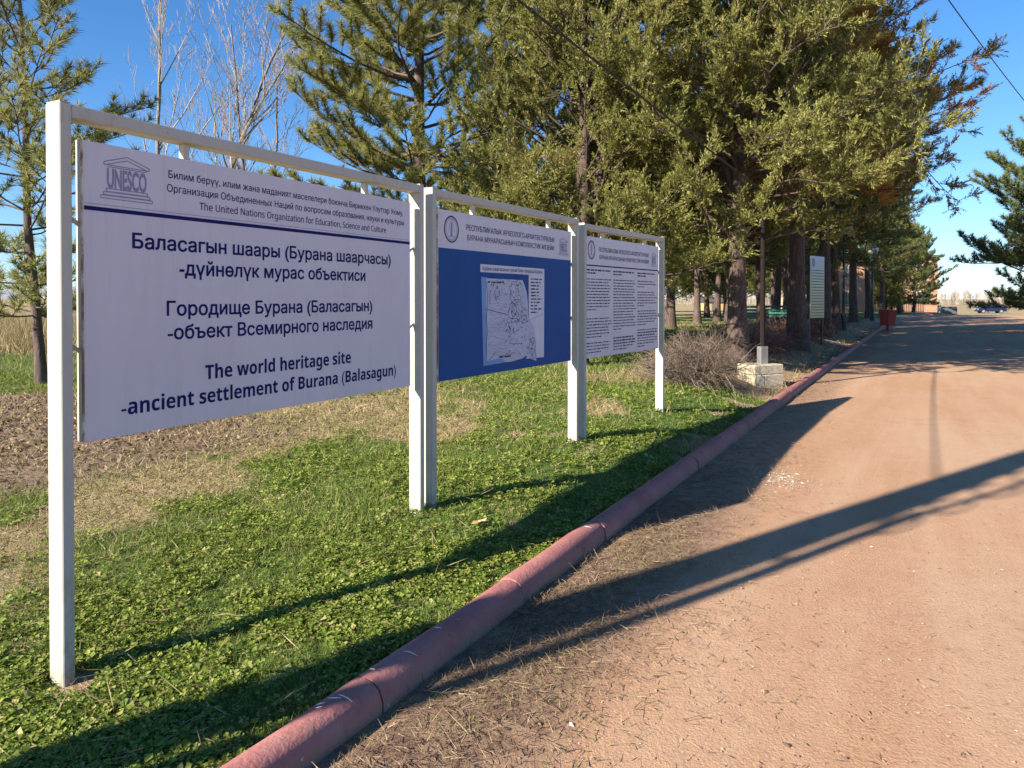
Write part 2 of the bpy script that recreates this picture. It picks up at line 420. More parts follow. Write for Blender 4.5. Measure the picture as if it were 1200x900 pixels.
    ad = k.n('Math', operation='ADD'); k.l(fine, ad.inputs[0]); k.l(mid, ad.inputs[1])
    k.bump(ad.outputs[0], 0.55, 0.018); M['road'] = k.set(c, 0.95, spec=0.2)
    # ground: masks say where soil / dry / green lie
    k = Mat('lawn_and_field_ground'); v = k.coord(); n1 = k.noise(v, 1.6, 6, 0.65); n2 = k.noise(v, 22, 5, 0.75); n3 = k.noise(v, 0.12, 5)
    green = k.ramp(n2, [(0.3, (0.040, 0.075, 0.014)), (0.5, (0.090, 0.145, 0.026)), (0.72, (0.17, 0.20, 0.055))])
    dry = k.ramp(n2, [(0.28, (0.16, 0.115, 0.06)), (0.5, (0.33, 0.255, 0.135)), (0.75, (0.47, 0.385, 0.22))])
    soil = k.ramp(n2, [(0.28, (0.10, 0.066, 0.048)), (0.5, (0.235, 0.165, 0.12)), (0.75, (0.40, 0.30, 0.22))])
    sand = k.ramp(n2, [(0.28, (0.22, 0.15, 0.09)), (0.5, (0.36, 0.25, 0.155)), (0.75, (0.45, 0.34, 0.22))])
    def msk(name):
        a = k.n('Attribute', attribute_name=name)
        q = k.n('Math', operation='MULTIPLY_ADD'); k.l(n1, q.inputs[0]); q.inputs[1].default_value = 0.8; q.inputs[2].default_value = -0.4
        s = k.n('Math', operation='ADD'); k.l(a.outputs['Fac'], s.inputs[0]); k.l(q.outputs[0], s.inputs[1])
        return k.ramp(s.outputs[0], [(0.38, (0, 0, 0)), (0.62, (1, 1, 1))])
    c = k.mix(msk('dry'), green, dry); c = k.mix(msk('soil'), c, soil); c = k.mix(msk('sand'), c, sand)
    k.bump(n2, 0.9, 0.04); M['ground'] = k.set(c, 0.95, spec=0.15)
make_materials()

# ------------------------------------------------------------------ lay of the land (kerb frame: a along, t to the left)
K0 = np.array([-0.915, 2.36]); KD = np.array([0.4843, 0.8749]); KN = np.array([-0.8749, 0.4843])
def bend(a):
    a = np.asarray(a, dtype=np.float64)
    return -np.where(a > 40, (np.minimum(a, 110) - 40) ** 2 * 0.0024 + np.maximum(a - 110, 0) * 0.336, 0.0)
def at2xy(a, t):
    a = np.asarray(a, dtype=np.float64); tt = np.asarray(t, dtype=np.float64) + bend(a)
    return K0[0] + KD[0] * a + KN[0] * tt, K0[1] + KD[1] * a + KN[1] * tt
def xy2at(X, Y):
    rx = np.asarray(X, dtype=np.float64) - K0[0]; ry = np.asarray(Y, dtype=np.float64) - K0[1]
    a = rx * KD[0] + ry * KD[1]; t = rx * KN[0] + ry * KN[1]
    return a, t - bend(a)
def gz_at(a, t):
    a = np.asarray(a, dtype=np.float64); t = np.asarray(t, dtype=np.float64)
    X, Y = at2xy(a, t)
    rise = np.clip((Y - 3.0) * 0.036, -0.02, 0.26)
    lawn = 0.055 + 0.02 * (fbm(X * 0.8, Y * 0.8, 5) - 0.5) + (rise - 0.055) * sstep(0.15, 1.2, t)
    z = np.where(t > -0.02, lawn, -0.04)
    far = sstep(82, 105, a)
    return z * (1 - far) - 0.75 * far
def gz(X, Y):
    a, t = xy2at(X, Y); return gz_at(a, t)
def gzf(X, Y): return float(gz(X, Y))

def masks(a, t):
    X, Y = at2xy(a, t)
    nz = fbm(X * 0.55, Y * 0.55, 3) - 0.5
    soil = 1 - sstep(0.7, 1.25, np.sqrt(((X + 5.6) / 3.1) ** 2 + ((Y - 8.0) / 2.7) ** 2) + nz * 0.5)
    edge = 1.75 + 0.13 * np.clip(a, -3, 14)
    wild = fbm(X * 1.3 + 3, Y * 1.3, 77, 4)
    dry = sstep(-1.4, 1.5, t - edge + nz * 3.0) * (.30 + .75 * sstep(.38, .62, wild))
    dry = np.maximum(dry, sstep(.60, .70, fbm(X * .9 + 11, Y * .9, 78, 4)) * .62 * (Y > 2.6))
    near = sstep(13, 9, Y)
    back = fbm(X * 0.4 + 7, Y * 0.4, 8)
    dry = np.where(Y > 8, np.maximum(dry * near, sstep(0.45, 0.62, back) * 0.6), dry)
    dry = dry * (1 - sstep(10, 11.5, Y) * sstep(-4, -6, X) * (1 - sstep(15, 19, Y)))
    fld = sstep(16, 21, Y + nz * 5) * sstep(-1.0, -4.0, X + 0.2 * Y - 3)
    dry = np.maximum(dry, fld * 0.95)
    dry = np.maximum(dry, sstep(95, 110, a) * (0.35 + 0.5 * fbm(X * 0.01, Y * 0.03, 4)))
    dry = np.maximum(dry, sstep(50, 70, Y) * 0.75 * sstep(5, 15, t))
    # strip of sandy soil by the kerb, around the plinth and under the row of trees
    sand = (1 - sstep(0.9, 1.6, np.abs(t - 0.3) + nz * 1.2)) * sstep(9.5, 11.0, a) * (1 - sstep(78, 90, a)) * 0.9
    bare = sstep(0.60, 0.68, fbm(X * 1.7, Y * 1.7, 12)) * (1 - sstep(0.6, 1.4, t)) * sstep(1.5, 3, a) * 0.8
    sand = np.maximum(sand, bare * (a < 12))
    for px_, py_ in ((-1.871, 3.06), (-.679, 5.26), (-.602, 5.38), (.615, 7.41), (.705, 7.53), (1.85, 9.24)):
        sand = np.maximum(sand, (.9 if py_ < 4 else .45) * (1 - sstep(.05, .17 if py_ < 4 else .12, np.hypot(X - px_ - .05, Y - py_ + .03) + nz * .25)))
    return dict(dry=dry, soil=soil, sand=np.maximum(sand, 0))

def axis(segs):
    out = []
    for s0, s1, st in segs:
        out += list(np.arange(s0, s1 - 1e-6, st))
    out.append(segs[-1][1]); return np.array(out)

def build_ground():
    A = axis([(-60, -4, 4), (-4, 16, 0.2), (16, 40, 0.8), (40, 130, 3), (130, 400, 30), (400, 4000, 300)])
    T = axis([(-3500, -400, 300), (-400, -80, 40), (-80, -8, 8), (-8, -0.2, 2), (-0.1, 12, 0.2), (12, 40, 1.0), (40, 120, 8), (120, 500, 40), (500, 3500, 300)])
    T = np.insert(T, np.searchsorted(T, -0.05), [-0.06, -0.01]); T = np.unique(np.round(T, 4))
    ga, gt = np.meshgrid(A, T, indexing='ij')
    X, Y = at2xy(ga, gt); Z = gz_at(ga, gt)
    near = (ga < 16) & (gt < 12) & (gt > 0.1)
    Z = Z + np.where(near, 0.018 * (fbm(X * 3, Y * 3, 40) - 0.5), 0)
    nb = NB(); na, nt = ga.shape
    i = np.arange(na - 1)[:, None] * nt; j = np.arange(nt - 1)[None, :]
    f = np.stack([i + j, i + nt + j, i + nt + j + 1, i + j + 1], -1).reshape(-1, 4)
    nb.add(np.stack([X, Y, Z], -1).reshape(-1, 3), f)
    o = nb.build('ground', M['ground'], smooth=True)
    mk = masks(ga.ravel(), gt.ravel())
    for nme, arr in mk.items():
        at = o.data.attributes.new(nme, 'FLOAT', 'POINT'); at.data.foreach_set('value', arr.astype(np.float32))
    tag(o, kind='structure')
    # road sheet
    A = axis([(-40, -4, 2), (-4, 20, 0.25), (20, 60, 1), (60, 86, 1.5)])
    T = axis([(-75, -12, 4), (-12, -2, 0.5), (-2, -0.02, 0.11)])
    ga, gt = np.meshgrid(A, T, indexing='ij'); X, Y = at2xy(ga, gt)
    Z = 0.004 + 0.012 * (fbm(X * 0.7, Y * 0.7, 21) - 0.5) + np.where(gt > -0.6, 0.02 * (gt + 0.6), 0)
    Z = Z - sstep(79, 86, ga) * 0.05
    nb = NB(); na, nt = ga.shape
    i = np.arange(na - 1)[:, None] * nt; j = np.arange(nt - 1)[None, :]
    f = np.stack([i + j, i + nt + j, i + nt + j + 1, i + j + 1], -1).reshape(-1, 4)
    nb.add(np.stack([X, Y, Z], -1).reshape(-1, 3), f)
    o = nb.build('road', M['road'], smooth=True)
    ver = (1 - sstep(0.35, 1.25, -gt)) * (1 - 0.45 * sstep(3.5, 6.0, ga))
    at = o.data.attributes.new('verge', 'FLOAT', 'POINT'); at.data.foreach_set('value', ver.ravel().astype(np.float32))
    tag(o, kind='structure')
build_ground()

def build_kerb():
    prof = [(0.025, -0.06), (0.02, 0.055), (0.008, 0.095), (-0.018, 0.122), (-0.055, 0.133), (-0.098, 0.126), (-0.130, 0.102), (-0.146, 0.055), (-0.150, -0.06)]
    nb = NB(); L = 1.15; rnd = random.Random(4)
    a = -4.0
    while a < 80:
        dz = rnd.uniform(-0.003, 0.003); dt = rnd.uniform(-0.004, 0.004); sk = rnd.uniform(-0.008, 0.008)
        n = 7; rows = []
        for q in range(n):
            u = q / (n - 1); aa = a + 0.005 + u * (L - 0.010)
            sc = 0.985 if q in (0, n - 1) else 1.0
            if q == 1: aa = a + 0.022
            if q == n - 2: aa = a + L - 0.022
            row = []
            for (t, z) in prof:
                tt = -0.06 + (t + 0.06) * sc + dt + sk * (u - 0.5) + 0.004 * math.sin(aa * 7 + z * 20); zz = z * sc + dz
                x, y = at2xy(aa, tt); row.append((float(x), float(y), zz))
            rows.append(row)
        m = len(prof); v = np.array(rows).reshape(-1, 3)
        i = np.arange(n - 1)[:, None] * m; j = np.arange(m - 1)[None, :]
        f = np.stack([i + j, i + j + 1, i + m + j + 1, i + m + j], -1).reshape(-1, 4)
        nb.add(v, f)
        nb.add(v[:m], [list(range(m))[::-1]]); nb.add(v[-m:], [list(range(m))])
        a += L
    o = nb.build('kerb', M['kerb'], smooth=True); tag(o, kind='structure')
    # white scuff marks, chips of paint knocked off
    nb = NB(); rnd = random.Random(9)
    def scuff(a, t, z, da, dt, w):
        pts = []
        for u in (0, 0.35, 0.7, 1):
            tt = t + dt * u; aa = a + da * u
            # height of the rounded top at tt
            zz = np.interp(-tt, [-0.020, -0.008, 0.018, 0.055, 0.098, 0.130, 0.146], [0.055, 0.095, 0.122, 0.133, 0.125, 0.098, 0.055]) + 0.009
            x, y = at2xy(aa, tt); pts.append((float(x), float(y), float(zz)))
        nb.tube(pts, [w * 0.4, w, w * 0.8, w * 0.2], 4)
    for (a, t, da, dt) in [(0.40, -0.055, 0.035, -0.035), (0.44, -0.07, 0.02, -0.05), (0.345, -0.05, 0.03, -0.015), (0.33, -0.062, 0.025, -0.012), (0.83, -0.075, 0.03, -0.045), (0.64, -0.05, 0.012, -0.02), (1.07, -0.06, 0.02, -0.03), (2.74, -0.06, 0.015, -0.04)]:
        scuff(a, t, 0, da, dt, 0.0026)
    s = nb.build('kerb_scuff', M['scuff']); s.parent = o
build_kerb()

# distant hills on the left, low rise on the right
def hills():
    nb = NB(); n = 90
    ang = np.linspace(math.radians(98), math.radians(190), n)
    r = 4200.0
    hgt = 20 + 95 * fbm(np.arange(n) * 0.16, np.zeros(n), 31, 4) * np.sin(np.linspace(0.15, PI, n)) ** 0.4
    X = np.cos(ang) * r; Y = np.sin(ang) * r
    v = []
    for k in range(n):
        for (rr, hh) in ((0.86, -3), (0.95, hgt[k] * 0.45), (1.0, hgt[k]), (1.08, -3)):
            v.append((X[k] * rr, Y[k] * rr, hh))
    f = []
    for k in range(n - 1):
        for q in range(3):
            f.append((k * 4 + q, k * 4 + q + 1, k * 4 + 5 + q, k * 4 + 4 + q))
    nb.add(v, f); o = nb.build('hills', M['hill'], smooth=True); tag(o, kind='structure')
hills()

# ------------------------------------------------------------------ information boards
def text_mesh(body, bold=0.0, rows=60):
    """letters as flat shapes, filled row by row by the winding of their outlines (bold: outlines thickened all round)"""
    cu = bpy.data.curves.new('txt', 'FONT'); cu.body = body; cu.size = 1.0
    ob = bpy.data.objects.new('txt', cu); COL.objects.link(ob)
    dg = bpy.context.evaluated_depsgraph_get(); dg.update()
    src = ob.evaluated_get(dg).to_curve(dg)
    E0 = []
    for q in src.splines:
        if q.type == 'BEZIER':
            bp = q.bezier_points; n = len(bp); D = []
            A = np.array([b.co[:2] for b in bp]); H1 = np.array([b.handle_right[:2] for b in bp]); H2 = np.roll(np.array([b.handle_left[:2] for b in bp]), -1, 0); B = np.roll(A, -1, 0)
            u = np.array([0, .25, .5, .75])[None, :, None]
            D = ((1-u)**3*A[:, None] + 3*(1-u)**2*u*H1[:, None] + 3*(1-u)*u*u*H2[:, None] + u**3*B[:, None]).reshape(-1, 2)
        else: D = np.array([p.co[:2] for p in q.points])
        if len(D) > 2: E0.append(np.concatenate([D, np.roll(D, -1, 0)], 1))
    bpy.data.objects.remove(ob); bpy.data.curves.remove(cu)
    E0 = np.concatenate(E0)
    if bold:
        d = bold * .75
        sh = [(0, 0), (d, d), (-d, d), (d, -d), (-d, -d), (bold, 0), (-bold, 0), (0, bold), (0, -bold)]
        E0 = np.concatenate([E0 + np.array([a, b, a, b]) for a, b in sh])
    y0 = min(E0[:, 1].min(), E0[:, 3].min()); y1 = max(E0[:, 1].max(), E0[:, 3].max())
    nr = max(8, int((y1 - y0) * rows)); Ys = np.linspace(y0 - 1e-5, y1 + 1e-5, nr + 1)
    V = []; F = []
    for a, b in zip(Ys[:-1], Ys[1:]):
        m = (a + b) / 2
        up = (E0[:, 1] <= m) & (E0[:, 3] > m); dn = (E0[:, 3] <= m) & (E0[:, 1] > m); c = up | dn
        if not c.any(): continue
        e = E0[c]; w = np.where(up[c], 1, -1); k = (e[:, 2] - e[:, 0]) / (e[:, 3] - e[:, 1])
        lo = np.minimum(e[:, 1], e[:, 3]); hi = np.maximum(e[:, 1], e[:, 3])
        xm = e[:, 0] + (m - e[:, 1]) * k; xa = e[:, 0] + (np.maximum(a, lo) - e[:, 1]) * k; xb = e[:, 0] + (np.minimum(b, hi) - e[:, 1]) * k
        o = np.argsort(xm, kind='stable'); wn_ = 0; st = 0
        for q in o:
            if wn_ == 0: st = q
            wn_ += w[q]
            if wn_ == 0 and xm[q] - xm[st] > 1e-5:
                i0 = len(V); V += [(xa[st], a, 0), (xa[q], a, 0), (xb[q], b, 0), (xb[st], b, 0)]; F.append((i0, i0 + 1, i0 + 2, i0 + 3))
    me = bpy.data.meshes.new('lettering'); me.from_pydata(V, [], F)
    return me
_cap = {}
def sans(t, heavy=False):
    o = ''
    for c in t:
        if 'A' <= c <= 'Z': o += chr((0x1D5D4 if heavy else 0x1D5A0) + ord(c) - 65)
        elif 'a' <= c <= 'z': o += chr((0x1D5EE if heavy else 0x1D5BA) + ord(c) - 97)
        else: o += c
    return o
def cap_height(bold):
    if bold not in _cap:
        me = text_mesh('Н', bold, 400); _cap[bold] = max(v.co.y for v in me.vertices) - min(v.co.y for v in me.vertices)
    return _cap[bold]

def lettering(parent, body, u0, u1, base, cap, y, mat, W, Hh, bold=0.012, name='lettering', slope=0.0):
    """text on a board: u0..u1, baseline and cap height as fractions of the board"""
    me = text_mesh(body, bold)
    n = len(me.vertices); co = np.empty(n * 3, dtype=np.float32); me.vertices.foreach_get('co', co); co = co.reshape(-1, 3)
    x0, x1 = co[:, 0].min(), co[:, 0].max()
    sx = (u1 - u0) * W / (x1 - x0); sz = cap * Hh / cap_height(bold)
    b0 = bold
    X = u0 * W + (co[:, 0] - x0) * sx; Z = base * Hh + (co[:, 1] + b0) * sz + slope * (X - u0 * W)
    out = np.stack([X, y - co[:, 2] * 0.0003, Z], -1).astype(np.float32)
    me.vertices.foreach_set('co', out.ravel()); me.materials.clear(); me.materials.append(mat); me.update()
    o = bpy.data.objects.new(name, me); COL.objects.link(o); o.parent = parent
    return o

class Flat:
    """flat printed shapes on a board (u,v fractions); each layer a hair in front of the last"""
    def __init__(self, W, H): self.nb = NB(); self.W = W; self.H = H
    def poly(self, pts, y, mi=0):
        self.nb.poly([(u * self.W, y, v * self.H) for u, v in pts], mi); return self
    def rect(self, u0, u1, v0, v1, y, mi=0): return self.poly([(u0, v0), (u1, v0), (u1, v1), (u0, v1)], y, mi)
    def line(self, pts, w, y, mi=0, closed=False):
        P = [np.array((u * self.W, v * self.H)) for u, v in pts]
        if closed: P.append(P[0])
        for k, (p, q) in enumerate(zip(P[:-1], P[1:])):
            d = q - p; L = np.linalg.norm(d)
            if L < 1e-6: continue
            n = np.array((-d[1], d[0])) / L * w / 2; yy = y - 0.00005 * (k % 7)
            self.nb.poly([(*(p + n * -1)[:1], yy, (p - n)[1]), (*(q - n)[:1], yy, (q - n)[1]), (*(q + n)[:1], yy, (q + n)[1]), (*(p + n)[:1], yy, (p + n)[1])], mi)
        return self
    def ring(self, cu, cv, ru, rv, w, y, mi=0, n=40):
        return self.line([(cu + ru * math.cos(k / n * 2 * PI), cv + rv * math.sin(k / n * 2 * PI)) for k in range(n)], w, y, mi, True)
    def build(self, name, mats, parent): return self.nb.build(name, mats, parent)

def temple(fl, u0, u1, v0, v1, y, w):
    """emblem: a temple front with steps, columns and pediment"""
    U = lambda a: u0 + (u1 - u0) * a
    V = lambda b: v0 + (v1 - v0) * b
    fl.line([(U(.06), V(.82)), (U(.5), V(1)), (U(.94), V(.82))], w, y)
    fl.line([(U(.10), V(.76)), (U(.5), V(.92)), (U(.90), V(.76))], w, y)
    fl.line([(U(.06), V(.82)), (U(.06), V(.76)), (U(.94), V(.76)), (U(.94), V(.82))], w, y)
    fl.line([(U(.12), V(.72)), (U(.88), V(.72))], w, y)
    for k, (p, q) in enumerate(((.0, .0), (.05, .08), (.10, .16))):
        fl.line([(U(p), V(q)), (U(1 - p), V(q)), (U(1 - p), V(q + .065)), (U(p), V(q + .065))], w, y, 0, True)

def signboard(A, B, base_z, top_z, pz0, pz1, s0, s1, label):
    A = np.array(A); B = np.array(B); d = B - A; L = float(np.linalg.norm(d)); rz = math.atan2(d[1], d[0])
    zg = base_z[0]
    root = empty('information_board', (A[0], A[1], 0), rz)
    tag(root, label, 'sign', 'row of white framed information boards on the lawn')
    for k, (s, zb) in enumerate(((0.0, base_z[0]), (L, base_z[1]))):
        nb = NB(); nb.box(s - 0.025, s + 0.025, -0.05, 0.05, zb - 0.25, top_z, 0, 0.004)
        nb.box(s - 0.022, s + 0.022, -0.047, 0.047, top_z + 0.001, top_z + 0.005, 0, 0.001)
        nb.build('post', M['white'], root)
    nb = NB(); nb.box(0.026, L - 0.026, -0.049, 0.049, top_z - 0.058, top_z - 0.003, 0, 0.004); nb.build('top_rail', M['white'], root)
    for q in (0.22, 0.80):
        s = s0 + (s1 - s0) * q
        nb = NB(); nb.box(s - 0.016, s + 0.016, -0.015, 0.022, pz1 - 0.01, top_z - 0.0585, 0, 0.002); nb.build('hanger', M['white'], root)
    # tube frame behind the panel
    nb = NB()
    e = s0 - 0.004; g = s1 + 0.004
    nb.box(e, e + 0.03, -0.003, 0.032, pz0, pz1 + 0.002, 0, 0.002); nb.box(g - 0.03, g, -0.003, 0.032, pz0, pz1 + 0.002, 0, 0.002)
    nb.box(e + 0.031, g - 0.031, -0.002, 0.031, pz0 + 0.001, pz0 + 0.03, 0); nb.box(e + 0.031, g - 0.031, -0.002, 0.031, pz1 - 0.03, pz1 + 0.001, 0)
    nb.box((e + g) / 2 - 0.015, (e + g) / 2 + 0.015, -0.001, 0.030, pz0 + 0.031, pz1 - 0.031, 0)
    fr = nb.build('panel_frame', M['white'], root)
    for q in (0.30, 0.72):
        z = pz0 + (pz1 - pz0) * q
        for pa, pb in (((0.024, 0.012, z + 0.05), (e + 0.003, 0.014, z)), ((L - 0.024, 0.012, z + 0.05), (g - 0.003, 0.014, z))):
            nb = NB(); nb.tube([pa, pb], 0.009, 6); nb.build('bracket', M['white'], root)
    nb = NB(); nb.box(s0, s1, -0.016, -0.0035, pz0, pz1, 0, 0.001)
    pn = nb.build('panel', M['panel'], root)
    nb = NB(); nb.box(s0 - 0.0045, s0 - 0.0006, -0.017, -0.0035, pz0, pz1, 0); ed = nb.build('edge_strip', M['rust'], root)
    W = s1 - s0; H = pz1 - pz0
    return root, pn, W, H, s0, pz0

def shift(o, s0, z0):
    n = len(o.data.vertices); co = np.empty(n * 3, dtype=np.float32); o.data.vertices.foreach_get('co', co); co = co.reshape(-1, 3)
    co[:, 0] += s0; co[:, 2] += z0; o.data.vertices.foreach_set('co', co.ravel()); o.data.update(); return o

YF = -0.0172
rA1, p1, W, H, s0, z0 = signboard((-1.871, 3.06), (-0.679, 5.26), (gzf(-1.871, 3.06) - 0.02, gzf(-0.679, 5.26)), 2.405, 0.99, 2.272, 0.092, 2.405,
    'large white board in Kyrgyz, Russian and English reading world heritage site')
for (tx, u0, u1, b, c) in [('Билим берүү, илим жана маданият маселелери боюнча Бириккен Улуттар Уюму.', .1763, .9646, .920, .0285),
                           ('Организация Объединенных Наций по вопросам образования, науки и культуры', .1725, .9689, .869, .0285),
                           (sans('The United Nations Organization for Education, Science and Culture'), .2503, .8838, .817, .0285)]:
    shift(lettering(p1, tx, u0, u1, b, c, YF, M['ink'], W, H, 0.006), s0, z0)
for (tx, u0, u1, b) in [('Баласагын шаары (Бурана шаарчасы)', .0957, .9054, .652), ('-дүйнөлүк мурас объектиси', .2004, .7921, .563),
                        ('Городище Бурана (Баласагын)', .1703, .8212, .412), ('-объект Всемирного наследия', .1721, .8214, .324),
                        (sans('The world heritage site', True), .2628, .7306, .163), (sans('-ancient settlement of Burana (Balasagun)', True), .071, .9284, .071)]:
    shift(lettering(p1, tx, u0, u1, b, .0565, YF, M['ink'], W, H, 0.006 if ord(tx[1]) > 0x10000 else 0.020), s0, z0)
fl = Flat(W, H); fl.rect(0.001, 0.999, .7705, .7845, YF); shift(fl.build('rule', M['ink'], p1), s0, z0)
fl = Flat(W, H); fl.rect(0.002, 0.998, .7925, .7942, YF); shift(fl.build('rule', M['faint'], p1), s0, z0)
fl = Flat(W, H); temple(fl, .0331, .1395, .8167, .9669, YF, 0.004); shift(fl.build('emblem', M['faint'], p1), s0, z0)
e = lettering(p1, 'UNESCO', .0455, .1270, .8515, .0735, YF - 0.0004, M['faint'], W, H, 0.03, 'emblem_lettering'); shift(e, s0, z0)

rA2, p2, W, H, s0, z0 = signboard((-0.602, 5.38), (0.615, 7.41), (gzf(-0.602, 5.38), gzf(0.615, 7.41)), 2.40, 0.985, 2.262, 0.085, 2.28,
    'blue board with a white site map under a white header, middle of the row')
fl = Flat(W, H); fl.rect(0.0015, 0.9985, 0.0015, .7775, YF); shift(fl.build('blue_field', M['blue'], p2), s0, z0)
for (tx, u0, u1, b, c) in [('РЕСПУБЛИКАЛЫК АРХЕОЛОГО-АРХИТЕКТУРАЛЫК', .1667, .8405, .899, .036), ('БУРАНА МУНАРАСЫНЫН КОМПЛЕКСТИК МУЗЕЙИ', .1735, .8350, .8385, .034)]:
    shift(lettering(p2, tx, u0, u1, b, c, YF, M['ink'], W, H, 0.010), s0, z0)
def ring_emblem(parent, W, H, cu, cv, ru, rv):
    fl = Flat(W, H)
    fl.ring(cu, cv, ru, rv, 0.010, YF, 0); fl.ring(cu, cv, ru * .78, rv * .78, 0.003, YF, 1)
    for k in range(44):
        t = k / 44 * 2 * PI
        fl.line([(cu + ru * .84 * math.cos(t), cv + rv * .84 * math.sin(t)), (cu + ru * .93 * math.cos(t), cv + rv * .93 * math.sin(t))], 0.004, YF - 0.0004, 1)
    # the tower inside the ring
    fl.poly([(cu - ru * .16, cv - rv * .55), (cu + ru * .16, cv - rv * .55), (cu + ru * .10, cv + rv * .52), (cu - ru * .10, cv + rv * .52)], YF, 1)
    fl.line([(cu - ru * .42, cv - rv * .56), (cu + ru * .42, cv - rv * .56)], 0.005, YF - 0.0002, 1)
    fl.line([(cu - ru * .4, cv - rv * .2), (cu - ru * .22, cv + rv * .5), (cu, cv + rv * .68), (cu + ru * .22, cv + rv * .5), (cu + ru * .4, cv - rv * .2)], 0.003, YF - 0.0006, 1)
    return fl.build('emblem', [M['ink2'], M['faint']], parent)
shift(ring_emblem(p2, W, H, .0773, .892, .0413, .076), s0, z0)
fl = Flat(W, H); temple(fl, .877, .9707, .810, .945, YF, 0.004); shift(fl.build('emblem', M['faint'], p2), s0, z0)
shift(lettering(p2, 'UNESCO', .888, .960, .842, .064, YF - 0.0004, M['faint'], W, H, 0.03, 'emblem_lettering'), s0, z0)
# the map sheet
Y1, Y2, Y3, Y4 = YF - 0.0008, YF - 0.0014, YF - 0.0020, YF - 0.0028
fl = Flat(W, H)
fl.poly([(.257, .649), (.613, .649), (.613, .10), (.592, .065), (.743, .058), (.746, .697), (.257, .699)], Y1, 0)
fl.poly([(.262, .619), (.300, .617), (.300, .12), (.43, .085), (.43, .06), (.276, .056)], Y2, 1)
fl.poly([(.293, .612), (.562, .609), (.580, .57), (.598, .515), (.606, .44), (.608, .356), (.655, .28), (.676, .16), (.676, .038), (.630, .06), (.592, .085), (.56, .07), (.47, .058), (.427, .062), (.405, .09), (.300, .085)], Y3, 2)
shift(fl.build('site_map', [M['mapwhite'], M['mapblue'], M['mapgrey']], p2), s0, z0)
fl = Flat(W, H); rnd = random.Random(11)
def wob(p, q, n, am):
    return [(p[0] + (q[0] - p[0]) * k / n + rnd.uniform(-am, am), p[1] + (q[1] - p[1]) * k / n + rnd.uniform(-am, am) * 1.3) for k in range(n + 1)]
for k in range(26):                      # contour lines
    v = .12 + k * .0165
    fl.line(wob((.31, v + rnd.uniform(0, .02)), (.42 + rnd.uniform(0, .05), v - .02), 7, .006), 0.0022, Y4, 1)
fl.line(wob((.29, .415), (.44, .375), 8, .003), 0.0045, Y4 - .0003, 0)
fl.line([(.62, .33), (.735, .375)], 0.0035, Y4, 1)
for (cu, cv, ru, rv) in [(.50, .40, .05, .075), (.50, .40, .03, .05), (.50, .41, .016, .03), (.50, .545, .035, .05), (.64, .15, .025, .06), (.575, .34, .02, .03), (.37, .52, .018, .03), (.655, .085, .015, .03)]:
    n = 22; j = [1 + rnd.uniform(-.22, .22) for _ in range(n)]
    fl.line([(cu + ru * j[k] * math.cos(k / n * 2 * PI), cv + rv * j[k] * math.sin(k / n * 2 * PI)) for k in range(n)], 0.0032, Y4 - .0006, 0, True)
for (p, q) in [((.47, .58), (.55, .575)), ((.46, .30), (.47, .22)), ((.49, .29), (.495, .24)), ((.44, .36), (.47, .27)), ((.46, .18), (.55, .17)), ((.315, .50), (.315, .45)), ((.47, .52), (.48, .46)), ((.56, .42), (.60, .40)), ((.39, .10), (.50, .115)), ((.30, .585), (.30, .11)), ((.31, .09), (.36, .13)), ((.54, .50), (.56, .44))]:
    fl.line(wob(p, q, 6, .008), 0.0035, Y4 - .0009, 0)
for k in range(170):                      # small building marks
    cu, cv = rnd.choice([(.49, .40), (.56, .33), (.52, .57), (.62, .15), (.36, .53), (.48, .25)])
    u = rnd.gauss(cu, .035); v = rnd.gauss(cv, .05)
    if .30 < u < .60 or (u < .67 and v < .28):
        fl.line([(u, v), (u + rnd.uniform(-.012, .012), v + rnd.uniform(-.02, .02))], rnd.uniform(.002, .006), Y4 - .0012 - k * .000006, 0)
shift(fl.build('map_drawing', [M['ink2'], M['faint']], p2), s0, z0)
shift(lettering(p2, 'Бурана шаарчасынын планы План городища Бурана', .272, .728, .6625, .024, Y2, M['ink2'], W, H, 0.012), s0, z0)
fl = Flat(W, H)
def greek(fl, u0, u1, v, h, y, rnd, mi=0):
    """a line of print far too small to read: word-length strokes"""
    u = u0
    while u < u1 - .004:
        w = min(rnd.uniform(.012, .05), u1 - u)
        fl.rect(u, u + w, v - h / 2 + rnd.uniform(-.0006, .0006), v + h / 2 + rnd.uniform(-.0006, .0006), y, mi); u += w + .0075
for k in range(11):
    greek(fl, .630, .630 + rnd.uniform(.05, .10), .620 - k * .0235, .0095, Y2, rnd)
greek(fl, .305, .42, .588, .009, Y4 - .0003, rnd); greek(fl, .385, .47, .098, .009, Y4 - .0003, rnd)
shift(fl.build('legend', M['ink2'], p2), s0, z0)

rA3, p3, W, H, s0, z0 = signboard((0.705, 7.53), (1.850, 9.24), (gzf(0.705, 7.53), gzf(1.85, 9.24)), 2.365, 0.985, 2.245, 0.055, 1.965,
    'white board of three columns of small print, farthest of the row')
for (tx, u0, u1, b, c) in [('РЕСПУБЛИКАЛЫК АРХЕОЛОГО-АРХИТЕКТУРАЛЫК', .160, .845, .882, .038), ('БУРАНА МУНАРАСЫНЫН КОМПЛЕКСТИК МУЗЕЙИ', .166, .841, .820, .036)]:
    shift(lettering(p3, tx, u0, u1, b, c, YF, M['ink2'], W, H, 0.010), s0, z0)
shift(ring_emblem(p3, W, H, .070, .890, .040, .074), s0, z0)
fl = Flat(W, H); temple(fl, .880, .966, .795, .935, YF, 0.004); shift(fl.build('emblem', M['faint'], p3), s0, z0)
shift(lettering(p3, 'UNESCO', .890, .956, .828, .066, YF - 0.0004, M['faint'], W, H, 0.03, 'emblem_lettering'), s0, z0)
